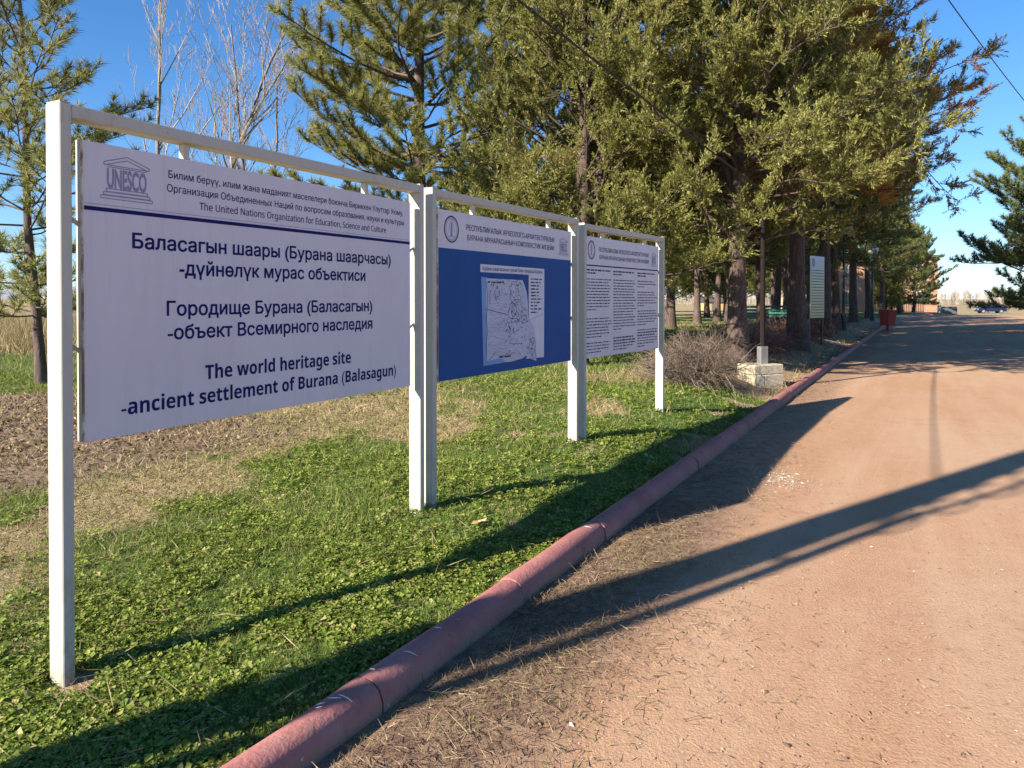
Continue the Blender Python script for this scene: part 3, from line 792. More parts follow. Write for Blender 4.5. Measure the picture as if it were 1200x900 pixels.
fl = Flat(W, H); fl.rect(.006, .994, .757, .768, YF); shift(fl.build('rule', M['ink'], p3), s0, z0)
fl = Flat(W, H); rnd = random.Random(5)
for (c0, c1, gaps, bolds) in [(.012, .325, (2, 14, 15, 23), (0, 1)), (.340, .655, (2, 21, 22), (0, 1, 23, 24, 25)), (.672, .985, (2, 6, 13, 20), (0, 1, 22, 23))]:
    for k in range(28):
        if k in gaps: continue
        short = (k + 1) in gaps or k == 27
        v = .725 - k * .0252
        greek(fl, c0, c0 + (c1 - c0) * (rnd.uniform(.3, .6) if short else rnd.uniform(.84, 1.0)), v, .0125 if k in bolds else .0085, YF, rnd)
shift(fl.build('body_print', M['ink2'], p3), s0, z0)

# ------------------------------------------------------------------ trees
def unit(v): return v / (np.linalg.norm(v, axis=-1, keepdims=True) + 1e-9)

def blades(nb, P, D, length, width, rs, quad=True):
    """narrow leaves / needles: P base points, D unit directions"""
    n = len(P)
    R = rs.normal(size=(n, 3)); W = unit(np.cross(D, R)) * (width * rs.uniform(.7, 1.3, (n, 1)) * .5)
    Lv = D * (length * rs.uniform(.7, 1.25, (n, 1)))
    if quad:
        mid = P + Lv * .45
        v = np.stack([P, mid + W, P + Lv, mid - W], 1).reshape(-1, 3); f = np.arange(n * 4).reshape(-1, 4)
    else:
        v = np.stack([P - W, P + W, P + Lv], 1).reshape(-1, 3); f = np.arange(n * 3).reshape(-1, 3)
    nb.add(v, f)

def curve_pts(p0, d0, length, n, up, rs, wob=.08):
    """a limb: starts along d0, bends by `up` towards the sky (negative droops)"""
    pts = [np.array(p0, dtype=float)]; d = np.array(d0, dtype=float); st = length / n
    for k in range(n):
        d = d + np.array([0, 0, up / n]) + rs.normal(size=3) * wob; d /= np.linalg.norm(d)
        pts.append(pts[-1] + d * st)
    return np.array(pts)

def pine_mesh(seed, H, R, base, r0, mat, lean=0.0, whorl=.45, needles=30, nl=.15, nw=.009, per=5, tuft_step=.13, top_sharp=.8, wob=.03):
    rs = np.random.RandomState(seed); tb = NB(); cb = NB()
    n = 14; hs = np.linspace(0, H, n)
    px = lean * hs + np.cumsum(rs.normal(size=n) * wob) * (hs > .5); py = np.cumsum(rs.normal(size=n) * wob) * (hs > .5)
    TR = np.stack([px, py, hs - .15], -1); rad = r0 * (1 - .93 * (hs / H)) ; rad[0] *= 1.35; rad[1] *= 1.05
    tb.tube(TR, rad, 10)
    def tp(h): return np.array([np.interp(h, hs, px), np.interp(h, hs, py), h - .15])
    TP = []; TD = []
    h = base; az = rs.uniform(0, 6.28)
    while h < H - .15:
        fr = (h - base) / (H - base)
        prof = (min(1, .55 + fr * 2.2)) * (1 - fr ** 1.5 * .96) ** top_sharp
        for b in range(max(3, int(per * (1.05 - fr * .3)))):
            az += 2 * PI / per + rs.uniform(-.5, .5)
            L = R * prof * rs.uniform(.6, 1.12)
            if L < .12: continue
            el = math.radians(-8 + 52 * fr + rs.uniform(-10, 12))
            d = np.array([math.cos(az) * math.cos(el), math.sin(az) * math.cos(el), math.sin(el)])
            m = max(3, int(L / .35)); bp = curve_pts(tp(h + rs.uniform(-.12, .12)), d, L, m, .45, rs, .07)
            br = np.linspace(max(.010, r0 * .26 * (1 - fr * .6) * min(1, L / R + .2)), .006, m + 1)
            tb.tube(bp, br, 5, cap=False)
            s = np.linspace(0, 1, m + 1)
            # side twigs
            k = .30
            side = 1
            while k < 1.0:
                p = np.array([np.interp(k, s, bp[:, q]) for q in range(3)]); i = min(m - 1, int(k * m)); t = unit(bp[i + 1] - bp[i])
                sd = unit(np.cross(t, [0, 0, 1])) * side; side = -side
                tl = min(.30 + .34 * L * (1 - k) + .1, 1.15) * rs.uniform(.6, 1.15)
                td = unit(t * rs.uniform(.5, .9) + sd * rs.uniform(.5, .95) + np.array([0, 0, rs.uniform(-.1, .45)]))
                tm = max(2, int(tl / .2)); tw = curve_pts(p, td, tl, tm, .5, rs, .10)
                tb.tube(tw, np.linspace(.008, .004, tm + 1), 4, cap=False)
                q = .35
                while q <= 1.001:
                    pp = np.array([np.interp(q, np.linspace(0, 1, tm + 1), tw[:, c]) for c in range(3)])
                    TP.append(pp); TD.append(unit(tw[-1] - tw[-2])); q += tuft_step / tl
                k += .145 / max(L, .3) * rs.uniform(.8, 1.25)
            TP.append(bp[-1]); TD.append(unit(bp[-1] - bp[-2]))
        h += whorl * rs.uniform(.75, 1.2)
    TP.append(tp(H)); TD.append(np.array([0, 0, 1.0]))
    TP = np.array(TP); TD = np.array(TD); nt = len(TP)
    P = np.repeat(TP, needles, 0) + 0; D = np.repeat(TD, needles, 0)
    P = P - D * rs.uniform(0, .07, (len(P), 1))
    r = rs.normal(size=P.shape); r = unit(r - (r * D).sum(1, keepdims=True) * D)
    ang = np.radians(rs.uniform(22, 80, (len(P), 1)))
    ND = unit(D * np.cos(ang) + r * np.sin(ang) + np.array([0, 0, .12]))
    blades(cb, P, ND, nl, nw, rs, quad=False)
    return tb.mesh('pine_trunk', M['bark'], True), cb.mesh('pine_crown', mat)

def juniper_mesh(seed, H, R, base, r0, mat, limbs=130, tw_per=15, sp_per=9, bl=9, up=.25, bsz=1.0, fork=2):
    rs = np.random.RandomState(seed); tb = NB(); cb = NB()
    n = 12; hs = np.linspace(0, H * .93, n)
    px = np.cumsum(rs.normal(size=n) * .05) * (hs > .8); py = np.cumsum(rs.normal(size=n) * .05) * (hs > .8)
    rad = r0 * (1 - .92 * (hs / H)); rad[0] *= 1.4; rad[1] *= 1.08
    tb.tube(np.stack([px, py, hs - .15], -1), rad, 12)
    stems = [(hs, px, py)]
    for q in range(fork):
        a = rs.uniform(0, 6.28); h0 = rs.uniform(base * .8, base + 1.2); m = 9; k = np.linspace(0, 1, m)
        fx = np.interp(h0, hs, px) + math.cos(a) * R * .38 * k ** .8; fy = np.interp(h0, hs, py) + math.sin(a) * R * .38 * k ** .8; fh = h0 + (H * .88 - h0) * k
        tb.tube(np.stack([fx, fy, fh - .15], -1), np.linspace(r0 * .5, r0 * .06, m), 8, cap=False); stems.append((fh, fx, fy))
    SP = []; SD = []
    for b in range(limbs):
        u = (b + rs.uniform(0, 1)) / limbs; h = base * .9 + (H * .97 - base * .9) * u ** 1.12
        st = stems[0] if (b % 3 or not fork) else stems[1 + rs.randint(fork)]
        hh = min(max(h, st[0][0]), st[0][-1]); p0 = np.array([np.interp(hh, st[0], st[1]), np.interp(hh, st[0], st[2]), hh - .15])
        fr = (h - base) / (H - base)
        prof = math.sin(PI * min(1, .30 + .70 * fr)) ** .65 * (1 - .15 * fr) + .04
        az = b * 2.39996 + rs.uniform(-.5, .5); L = R * prof * rs.uniform(.62, 1.12)
        el = math.radians(rs.uniform(2, 34) + 30 * fr)
        d = np.array([math.cos(az) * math.cos(el), math.sin(az) * math.cos(el), math.sin(el)])
        m = max(4, int(L / .4)); bp = curve_pts(p0, d, L, m, rs.uniform(-.25, .35) if fr < .35 else up, rs, .11)
        tb.tube(bp, np.linspace(max(.012, r0 * .15 * (1 - fr * .5)), .005, m + 1), 5, cap=False)
        s = np.linspace(0, 1, m + 1)
        for w in range(tw_per):
            k = .25 + .75 * ((w + rs.uniform(0, 1)) / tw_per) ** .8
            p = np.array([np.interp(k, s, bp[:, q]) for q in range(3)]); i = min(m - 1, int(k * m)); t = unit(bp[i + 1] - bp[i])
            td = unit(t * .8 + rs.normal(size=3) * .62 + np.array([0, 0, .42])); tl = rs.uniform(.40, .95) * (1.15 - .30 * k)
            tw = curve_pts(p, td, tl, 4, rs.uniform(-.35, .60), rs, .14)
            tb.tube(tw, np.linspace(.009, .003, 5), 3, cap=False)
            kk = rs.uniform(.12, 1, sp_per) ** .8
            pp = np.stack([np.interp(kk, np.linspace(0, 1, 5), tw[:, q]) for q in range(3)], -1)
            sd = unit(np.repeat(unit(tw[-1] - tw[0])[None], sp_per, 0) * 1.0 + rs.normal(size=pp.shape) * .5 + np.array([0, 0, .38]))
            SP.append(pp); SD.append(sd)
    SP = np.concatenate(SP); SD = np.concatenate(SD); ns = len(SP)
    # each spray: scale leaves set along a short axis, shorter towards the tip
    f = np.tile(np.linspace(0, 1, bl), ns)[:, None]; P = np.repeat(SP, bl, 0); D = np.repeat(SD, bl, 0); sl = np.repeat(rs.uniform(.10, .24, (ns, 1)), bl, 0) * bsz
    P = P + D * sl * f; r = rs.normal(size=P.shape); r = unit(r - (r * D).sum(1, keepdims=True) * D)
    D2 = unit(D + r * (.75 - .35 * f))
    blades(cb, P, D2, .080 * bsz * (1 - .40 * f), .0155 * bsz, rs, quad=True)
    return tb.mesh('juniper_trunk', M['barkj'], True), cb.mesh('juniper_crown', mat)

def plant(name, meshes, X, Y, label, group=None, rz=0.0, sc=1.0, sz=None, cat='tree'):
    r = empty(name, (X, Y, gzf(X, Y)), rz); r.scale = (sc, sc, sz or sc); tag(r, label, cat, group)
    for nm, me in zip(('trunk', 'crown'), meshes):
        if me is None: continue
        o = bpy.data.objects.new(nm, me); COL.objects.link(o); o.parent = r
    return r

pineA = pine_mesh(3, 12.5, 3.3, 1.5, .16, M['pine'], 0.0, whorl=.38, per=6, needles=46, nl=.155, nw=.0125, tuft_step=.08, top_sharp=.5)
pineB = pine_mesh(8, 8.6, 2.1, 1.3, .082, M['pine'], -0.055, whorl=.40, per=5, needles=40, nl=.17, nw=.012, tuft_step=.125, wob=.012)
pineC = pine_mesh(21, 13.5, 5.2, 3.9, .24, M['pineblue'], 0.01, whorl=.48, needles=30, nl=.19, nw=.019, tuft_step=.15)
pineD = pine_mesh(33, 9.5, 4.7, 1.1, .20, M['pineblue'], 0.0, whorl=.40, per=6, needles=32, nl=.2, nw=.022, tuft_step=.13)
junA = juniper_mesh(5, 12.0, 2.9, 1.5, .20, M['juniper'], 180, 17, 14, 15, bsz=1.05)
junB = juniper_mesh(6, 12.0, 3.7, 2.8, .20, M['juniper'], 180, 18, 14, 15, bsz=1.1)
junC = juniper_mesh(7, 13.0, 4.3, 4.7, .25, M['juniperbrown'], 175, 17, 13, 15, bsz=1.3)
junD = juniper_mesh(12, 11.0, 3.5, 3.7, .22, M['juniper'], 110, 12, 9, 11, bsz=1.9, fork=1)

plant('pine_tree', pineB, -7.45, 11.7, 'young slender pine with open branches at the left edge of the lawn', rz=.0)
plant('pine_tree', pineA, -2.15, 17.0, 'full pine standing behind the joint between the first two boards', rz=.4, sc=1.2)
plant('pine_tree', pineA, 1.2, 24.0, 'tall pine glimpsed through foliage behind the map board', rz=2.6, sc=1.2)
plant('juniper_tree', junA, 1.3, 14.9, 'broad yellow green juniper rising behind the farthest board', rz=.2)
plant('juniper_tree', junB, 4.62, 15.0, 'juniper with a thick ragged trunk behind the grey brown shrub', rz=1.4)
plant('juniper_tree', junC, 7.75, 20.0, 'juniper with browning foliage and straight trunk beside the narrow notice board', rz=2.2)
plant('pine_tree', pineC, 11.2, 26.5, 'dark pine reaching long branches out over the road', rz=.7)
ROW = [('juniper_tree', junC, 14.0, 32.0, 3.6, .9, 'browning juniper just behind the nearest globe lamp'),
       ('pine_tree', pineC, 19.4, 42.0, 1.9, .95, 'pine in the kerbside row just past the red bin'),
       ('juniper_tree', junD, 24.6, 51.0, .4, 1.0, 'juniper in the kerbside row behind the second globe lamp'),
       ('pine_tree', pineC, 30.0, 60.0, 5.0, .85, 'pine in the kerbside row before the brick building'),
       ('juniper_tree', junD, 35.6, 68.0, 1.1, .8, 'dark juniper in front of the brick building'),
       ('pine_tree', pineD, 42.3, 78.0, 2.0, .95, 'last pine of the kerbside row by the low grey wall')]
for nm, ms, X, Y, rz, sc, lb in ROW: plant(nm, ms, X, Y, lb, 'trees in the kerbside row', rz, sc)
plant('pine_tree', pineD, 25.8, 35.0, 'large bushy pine across the road at the right edge', rz=2.3, sc=1.14)
GROVE = [(7.1, 33.0, 'j', .95), (9.9, 39.5, 'p', .8), (12.2, 44.0, 'j', .95), (12.3, 42.0, 'j', .9), (8.1, 24.0, 'j', .75), (11.5, 31.0, 'p', .75), (13.6, 38.0, 'j', .9), (17.3, 45.0, 'p', .8), (18.8, 53.0, 'j', 1.0), (23.5, 60.0, 'p', .9), (28.0, 70.0, 'j', 1.0), (4.5, 30.0, 'j', .9), (5.8, 42.0, 'p', .8)]
for k, (X, Y, kd, sc) in enumerate(GROVE):
    if kd == 'j': plant('juniper_tree', junD, X, Y, 'shaded juniper among the grove trees well back from the kerb', 'junipers deep in the grove', k * 1.7, sc)
    else: plant('pine_tree', pineC, X, Y, 'shaded pine among the grove trees well back from the kerb', 'pines deep in the grove', k * 1.3, sc)

for X, Y, rz, sc, lb in ((33.6, 66.5, .4, .42, 'low dark evergreen bush under the row, left of the brick building'), (37.4, 73.5, 1.9, .40, 'low dark evergreen bush in front of the brick building'), (41.6, 81.0, 3.3, .36, 'low dark evergreen bush just left of the low grey wall')):
    plant('evergreen_shrub', junA, X, Y, lb, 'evergreen bushes at the far end of the row', rz, sc * 1.3, sc, cat='shrub')
BACK = [(10.5, 50.0, .9), (14.5, 55.0, 1.0), (18.5, 64.0, 1.0), (22.5, 72.0, 1.05), (14.0, 74.0, 1.0), (27.5, 82.0, 1.1), (7.0, 56.0, .9), (31.0, 80.0, 1.0)]
for k, (X, Y, sc) in enumerate(BACK):
    plant('juniper_tree', junA, X, Y, 'far low branched juniper at the back edge of the grove', 'low branched junipers at the back of the grove', k * 2.1, sc)

def bare_mesh(seed, H, r0, stems=2):
    rs = np.random.RandomState(seed); tb = NB(); cb = NB()
    def grow(p, d, L, r, lev):
        m = max(3, int(L / .35)); bp = curve_pts(p, d, L, m, .35 if lev else .12, rs, .06)
        (tb if lev == 0 else cb).tube(bp, np.linspace(r, max(.004, r * .22), m + 1), 7 if lev == 0 else 4, cap=False)
        if lev >= 3: return
        nch = [13, 7, 5][lev]
        for c in range(nch):
            k = (.28 if lev == 0 else .2) + (.72 if lev == 0 else .78) * (c + rs.uniform(0, 1)) / nch; i = min(m - 1, int(k * m)); pp = bp[i] + (bp[i + 1] - bp[i]) * (k * m - i); t = unit(bp[i + 1] - bp[i])
            a = rs.normal(size=3); sd = unit(a - (a @ t) * t); dd = unit(t * .75 + sd * .55 + np.array([0, 0, .18]))
            grow(pp, dd, L * (.36 if lev == 0 else .42) * (1.15 - .6 * k) * rs.uniform(.7, 1.2), max(.0045, r * (1 - k * .7) * .42), lev + 1)
    for s in range(stems):
        a = rs.uniform(0, 6.28); grow(np.array([math.cos(a) * .12, math.sin(a) * .12, -.1]), unit(np.array([math.cos(a) * .14, math.sin(a) * .14, 1])), H * rs.uniform(.85, 1), r0, 0)
    return tb.mesh('bare_trunk', M['barkpale'], True), cb.mesh('bare_crown', M['twig'])
bareA = bare_mesh(4, 9.6, .085, 2); bareB = bare_mesh(17, 9.8, .09, 1); bareC = bare_mesh(23, 8.6, .07, 2)
plant('bare_tree', bareA, -8.55, 18.0, 'leafless pale tree with two stems left of the emblem board, nearest the young pine', 'leafless trees behind the first board', .3)
plant('bare_tree', bareB, -7.0, 18.0, 'leafless tree with one straight upright stem behind the first board', 'leafless trees behind the first board', 1.3)
plant('bare_tree', bareC, -7.3, 20.5, 'smaller leafless tree behind the first board close to the full pine', 'leafless trees behind the first board', 2.2)

# ------------------------------------------------------------------ shrubs
def shrub_mesh(seed, rx, ry, h, stems, mat, r=.006):
    rs = np.random.RandomState(seed); nb = NB()
    for s in range(stems):
        a = rs.uniform(0, 6.28); q = rs.uniform(0, 1) ** .6; p = np.array([math.cos(a) * rx * q * .55, math.sin(a) * ry * q * .55, -.03])
        d = unit(np.array([math.cos(a) * q * 1.0 + rs.normal() * .35, math.sin(a) * q * 1.0 + rs.normal() * .35, .9])); L = h * rs.uniform(.6, 1.15)
        bp = curve_pts(p, d, L, 6, -rs.uniform(.3, 1.3) * q, rs, .16); nb.tube(bp, np.linspace(r, r * .35, 7), 3, cap=False)
        for c in range(6):
            i = rs.randint(2, 6); dd = unit(unit(bp[i] - bp[i - 1]) + rs.normal(size=3) * .75 + np.array([0, 0, -.1])); tw = curve_pts(bp[i], dd, L * rs.uniform(.2, .45), 4, -rs.uniform(0, .7), rs, .2)
            nb.tube(tw, np.linspace(r * .6, r * .3, 5), 3, cap=False)
    return nb.mesh('shrub', mat)
def shrub(me, X, Y, label, rz=0, sc=1, group='leafless shrubs along the kerbside trees'):
    o = bpy.data.objects.new('shrub', me); COL.objects.link(o); o.location = (X, Y, gzf(X, Y)); o.rotation_euler = (0, 0, rz); o.scale = (sc,) * 3; tag(o, label, 'shrub', group); return o
sh1 = shrub_mesh(1, .60, .55, .84, 340, M['shrub'], .0055); sh2 = shrub_mesh(2, .80, .80, .95, 330, M['shrubred'], .008)
shrub(sh1, 2.82, 11.75, 'grey brown leafless shrub beside the stone plinth, sunlit', .3, 1.0)
shrub(sh1, 3.45, 13.9, 'grey brown leafless shrub behind the stone plinth at the thick trunk', 2.0, .95)
shrub(sh2, 5.5, 17.5, 'reddish leafless shrub right behind the dark pole', .4, .95)
shrub(sh2, 6.55, 19.4, 'reddish leafless shrub against the straight trunk', 1.9, .9)
shrub(sh2, 8.7, 23.2, 'reddish leafless shrub behind the narrow notice board', 3.0, 1.0)
shrub(sh2, 10.5, 26.4, 'reddish leafless shrub left of the nearest globe lamp', 4.2, 1.0)
shrub(sh2, 13.9, 34.8, 'reddish leafless shrub right behind the nearest globe lamp', 5.0, 1.0)
shrub(sh2, 16.2, 39.3, 'reddish leafless shrub left of the red bin', 5.8, 1.05)

# ------------------------------------------------------------------ stone plinth, pole, lamps, board, bin, benches
def plinth():
    X, Y = 4.33, 12.9; r = empty('stone_plinth', (X, Y, gzf(X, Y) - .02), 0.42); tag(r, 'low block of rough pale stones holding the dark pole by the kerb', 'plinth')
    rs = random.Random(3)
    nb = NB(); nb.box(-.30, .30, -.20, .20, -.1, .34, 0); nb.build('mortar_core', M['mortar'], r)
    def stone(x0, x1, y0, y1, z0, z1):
        b = NB(); b.box(x0 + .002, x1 - .002, y0 + rs.uniform(-.008, .008), y1 + rs.uniform(-.008, .008), z0 + .002, z1 - .002, 0, .012); b.build('stone', M['stone'], r)
    stone(-.325, -.10, -.225, .225, -.08, .20); stone(-.10, .325, -.225, .225, -.08, .20)
    stone(-.325, .325, -.225, .225, .20, .37)
    p = empty('metal_pole', (X + .06, Y + .05, gzf(X, Y) + .35), .3); tag(p, 'thin dark pole in a grey square sleeve on the stone plinth', 'pole')
    nb = NB(); nb.box(-.075, .075, -.06, .06, -.01, .30, 0, .006); nb.build('sleeve', M['greymetal'], p)
    nb = NB(); nb.tube([(0, 0, .301), (0, 0, 2.0), (.01, 0, 2.9)], [.045, .042, .04], 10); nb.build('shaft', M['poleblack'], p)
    nb = NB(); nb.tube([(-.2, 0, 2.8), (.2, 0, 2.8)], .02, 6); nb.build('crossarm', M['darkmetal'], p)
plinth()
def lamp(X, Y, label):
    r = empty('street_lamp', (X, Y, gzf(X, Y)), 0); tag(r, label, 'street lamp', 'globe lamps along the kerb'); r.scale = (1, 1, .86)
    nb = NB(); lathe(nb, [(.0, -.05), (.15, -.05), (.15, .25), (.12, .32), (.11, .8), (.075, .88), (.06, .95)], 0, 0, 14); nb.build('base', M['darkmetal'], r, smooth=False)
    nb = NB(); nb.tube([(0, 0, .94), (0, 0, 3), (0, 0, 4.75)], [.058, .052, .04], 10); lathe(nb, [(.04, 4.70), (.11, 4.76), (.12, 4.82), (.05, 4.84)], 0, 0, 12); nb.build('shaft', M['darkmetal'], r)
    nb = NB(); R = .34; lathe(nb, [(.06 if k == 0 else R * math.sin(PI * (.06 + .94 * k / 14)), 5.12 - R * math.cos(PI * (.06 + .94 * k / 14))) for k in range(15)], 0, 0, 22); nb.build('globe', M['globe'], r, smooth=True)
lamp(14.35, 32.0, 'tall black lamp with a milky globe, nearest one'); lamp(22.4, 46.0, 'black globe lamp right beyond the red bin'); lamp(39.6, 75.0, 'small far globe lamp by the brick building')

def notice():
    X, Y = 8.85, 22.0; r = empty('notice_board', (X, Y, 0), math.radians(45)); zb = gzf(X, Y)
    tag(r, 'narrow upright board fading from blue to yellow beside the straight trunk', 'sign')
    for s in (.03, .97):
        nb = NB(); nb.box(s - .03, s + .03, 0, .06, zb - .2, 2.88, 0, .005); nb.build('post', M['darkmetal'], r)
    nb = NB(); nb.box(0, 1.0, -.03, -.004, 1.02, 2.88, 0, .003); pn = nb.build('panel', M['notice'], r)
    nb = NB(); rs = random.Random(2)
    for k in range(17):
        z = 1.08 + k * .085; nb.box(.06, .94, -.034, -.0305, z, z + .022, 0)
    nb.build('print', M['noticeline'], pn)
    nb = NB(); nb.box(.10, .30, -.034, -.0305, 2.56, 2.80, 0); nb.build('emblem', M['faint'], pn)
notice()
def bin_():
    X, Y = 18.6, 36.6; r = empty('litter_bin', (X, Y, .0), .5); tag(r, 'red metal litter bin on a short stand by the kerb', 'bin')
    nb = NB(); b = [(-.30, -.25), (.30, -.25), (.30, .25), (-.30, .25)]
    def ringz(s, z): return [(x * s, y * s, z) for x, y in b]
    v = np.array(ringz(.86, .28) + ringz(1.05, 1.02) + ringz(.98, 1.02) + ringz(.80, .32)); q = []
    for k in range(4):
        k2 = (k + 1) % 4; q += [(k, k2, 4 + k2, 4 + k), (4 + k, 4 + k2, 8 + k2, 8 + k), (8 + k, 8 + k2, 12 + k2, 12 + k)]
    q += [(3, 2, 1, 0), (12, 13, 14, 15)]; nb.add(v, q); nb.build('bucket', M['redpaint'], r)
    nb = NB(); nb.box(-.33, .33, -.28, .28, 1.0, 1.05, 0, .01); nb.build('rim', M['redpaint'], r)
    nb = NB(); nb.box(-.05, .05, -.05, .05, .002, .285, 0, .005); nb.box(-.2, .2, -.16, .16, -.02, .03, 0, .005); nb.build('stand', M['redpaint'], r)
bin_()
def bench(X, Y, rz, label):
    r = empty('park_bench', (X, Y, gzf(X, Y)), rz); tag(r, label, 'bench', 'green slatted benches under the trees')
    for k in range(4): 
        nb = NB(); nb.box(-.85, .85, -.22 + k * .115, -.13 + k * .115, .42, .45, 0, .006); nb.build('seat_slat', M['greenpaint'], r)
    for k in range(4):
        z = .56 + k * .135; y = .27 + k * .035; nb = NB(); nb.box(-.85, .85, y, y + .028, z, z + .095, 0, .006); nb.build('back_slat', M['greenpaint'], r)
    for s in (-.7, .7):
        nb = NB(); nb.box(s - .03, s + .03, -.22, -.16, -.05, .418, 0, .004); nb.box(s - .03, s + .03, .17, .23, -.05, .418, 0, .004); nb.tube([(s, .24, .40), (s, .335, .70), (s, .425, 1.10)], .026, 6); nb.build('leg', M['darkmetal'], r)
bench(9.6, 29.5, .15, 'green bench seen between the thick trunk and the dark pole')
bench(11.0, 30.5, -.25, 'green bench between the dark pole and the straight trunk')
bench(15.2, 36.0, .3, 'green bench half hidden left of the nearest globe lamp')
bench(13.9, 34.8, .1, 'green bench just right of the narrow notice board')
def railing():
    r = empty('low_railing', (9.2, 27.8, gzf(9.2, 27.8)), .30); tag(r, 'low black railing in front of the green benches', 'railing')
    nb = NB(); nb.tube([(0, 0, .62), (3.6, 0, .62)], .025, 6); nb.build('rail', M['darkmetal'], r)
    for k in range(4):
        nb = NB(); nb.tube([(k * 1.2, 0, -.1), (k * 1.2, 0, .60)], .025, 6); nb.build('post', M['darkmetal'], r)
railing()

# ------------------------------------------------------------------ utility pole out of frame (casts the long shadow) and cables
PX, PY = -4.62, .04
def utility_pole(X, Y, rz, label, conduit=True):
    r = empty('utility_pole', (X, Y, gzf(X, Y) if Y < 20 else 0), rz); tag(r, label, 'utility pole')
    nb = NB(); P = [(0, 0, -.5), (0, 0, 4), (0, 0, 9.0)]
    v = []
    for (x, y, z), h in zip(P, (.185, .175, .155)):
        v += [(-h, -h, z), (h, -h, z), (h, h, z), (-h, h, z)]
    f = [(3, 2, 1, 0), (8, 9, 10, 11)]
    for L in (0, 4):
        for k in range(4): f.append((L + k, L + (k + 1) % 4, L + 4 + (k + 1) % 4, L + 4 + k))
    nb2 = NB(); nb2.add(v, [q for q in f]); nb2.build('shaft', M['concrete'], r)
    nb = NB(); nb.box(-.7, .7, -.04, .04, 8.35, 8.45, 0, .005); nb.build('crossarm', M['greymetal'], r)
    if conduit:
        nb = NB(); nb.tube([(.005, -.258, -.2), (.005, -.256, 3.0), (.005, -.256, 4.9)], .05, 8); nb.build('conduit', M['greymetal'], r)
        nb = NB()
        for z in (1.2, 2.6, 4.0):
            nb = NB(); nb.box(-.02, .02, -.26, -.17, z, z + .04, 0); nb.build('bracket', M['greymetal'], r)
        nb = NB(); rs = random.Random(6)
        for k in range(4):
            c = 4.55 + k * .42; pts = [(rs.uniform(-.05, .05), -.27 - (.10 + .03 * k) * math.sin(t) - .02 * k, c + .26 * math.cos(t) + t * .07) for t in np.linspace(0, 6.0, 14)]
            nb.tube(pts, .016, 5)
        nb.tube([(0, -.27, 4.8), (.02, -.36, 5.5), (0, -.40, 6.6), (0, -.2, 7.4), (0, -.1, 8.3)], .03, 6)
        nb.build('cable_loop', M['wire'], r)
RZP = math.atan2(.6015, .799)
utility_pole(PX, PY, RZP, 'square concrete utility pole with a steel conduit, standing left of the camera')
utility_pole(31.5, 40.0, .7, 'square concrete utility pole far across the road on the right', False)
def cable(name, p, q, sag, r, label, n=24, twist=0):
    p = np.array(p); q = np.array(q); k = np.linspace(0, 1, n)[:, None]; pts = p + (q - p) * k; pts[:, 2] -= (4 * sag * k * (1 - k))[:, 0]
    nb = NB()
    if twist:
        n = 90; k = np.linspace(0, 1, n)[:, None]; pts = p + (q - p) * k; pts[:, 2] -= (4 * sag * k * (1 - k))[:, 0]
        for s in (0, PI):
            a = np.linspace(0, twist * 2 * PI, n) + s; nb.tube(pts + np.stack([np.cos(a) * 0, np.cos(a) * r * 1.5, np.sin(a) * r * 1.5], -1), r, 5)
    else: nb.tube(pts, r, 5)
    o = nb.build(name, M['wire']); tag(o, label, 'cable'); return o
zp = gzf(PX, PY)
cable('overhead_cable', (PX + .14, PY + .12, 5.25), (4.36, 12.95, 3.5), .05, .009, 'twisted black cable crossing the foliage down to the dark pole', twist=30)
cable('overhead_cable', (PX + .1, PY + .1, zp + 8.5), (31.5, 40.0, 8.35), 1.0, .012, 'thin black wire across the blue sky at upper right')

# ------------------------------------------------------------------ far buildings, wall, car, people, tree line
def building():
    r = empty('brick_building', (36, 90, -.1), 0); tag(r, 'orange brick building glimpsed between the far kerbside trunks', 'building')
    nb = NB(); nb.box(0, 15.8, 0, 12, -1, 6.7, 0); nb.build('wall', M['brick'], r)
    nb = NB(); nb.box(-.5, 16.3, -.5, 12.5, 6.702, 7.0, 0, .03); nb.build('roof', M['darkroof'], r)
    for fl_ in (1.0, 4.2):
        for k in range(5):
            x = 1.2 + k * 3.0; nb = NB(); nb.box(x, x + 1.3, -.06, .05, fl_, fl_ + 1.6, 0, .01); w = nb.build('window', M['whitewall'], r)
            nb = NB(); nb.box(x + .08, x + .61, -.075, -.061, fl_ + .08, fl_ + 1.52, 0); nb.box(x + .69, x + 1.22, -.075, -.061, fl_ + .08, fl_ + 1.52, 0); nb.build('pane', M['glass'], w)
building()
def hut():
    r = empty('yellow_hut', (29.6, 110.0, gzf(29.6, 110) - .1), .1); tag(r, 'small yellow hut in the field behind the grove', 'hut')
    nb = NB(); nb.box(-1.6, 1.6, -1.3, 1.3, 0, 2.0, 0); nb.build('wall', M['yellowwall'], r)
    nb = NB(); v = [(-1.9, -1.6, 2.0), (1.9, -1.6, 2.0), (1.9, 1.6, 2.0), (-1.9, 1.6, 2.0), (-1.9, 0, 2.7), (1.9, 0, 2.7)]
    nb.add(v, [(0, 1, 5, 4), (2, 3, 4, 5)]); nb.add(v, [(0, 4, 3), (1, 2, 5)]); nb.add(v, [(3, 2, 1, 0)]); nb.build('roof', M['darkroof'], r)
    nb = NB(); nb.box(-.4, .4, -1.34, -1.302, .05, 1.8, 0); nb.build('door', M['greywall'], r)
hut()
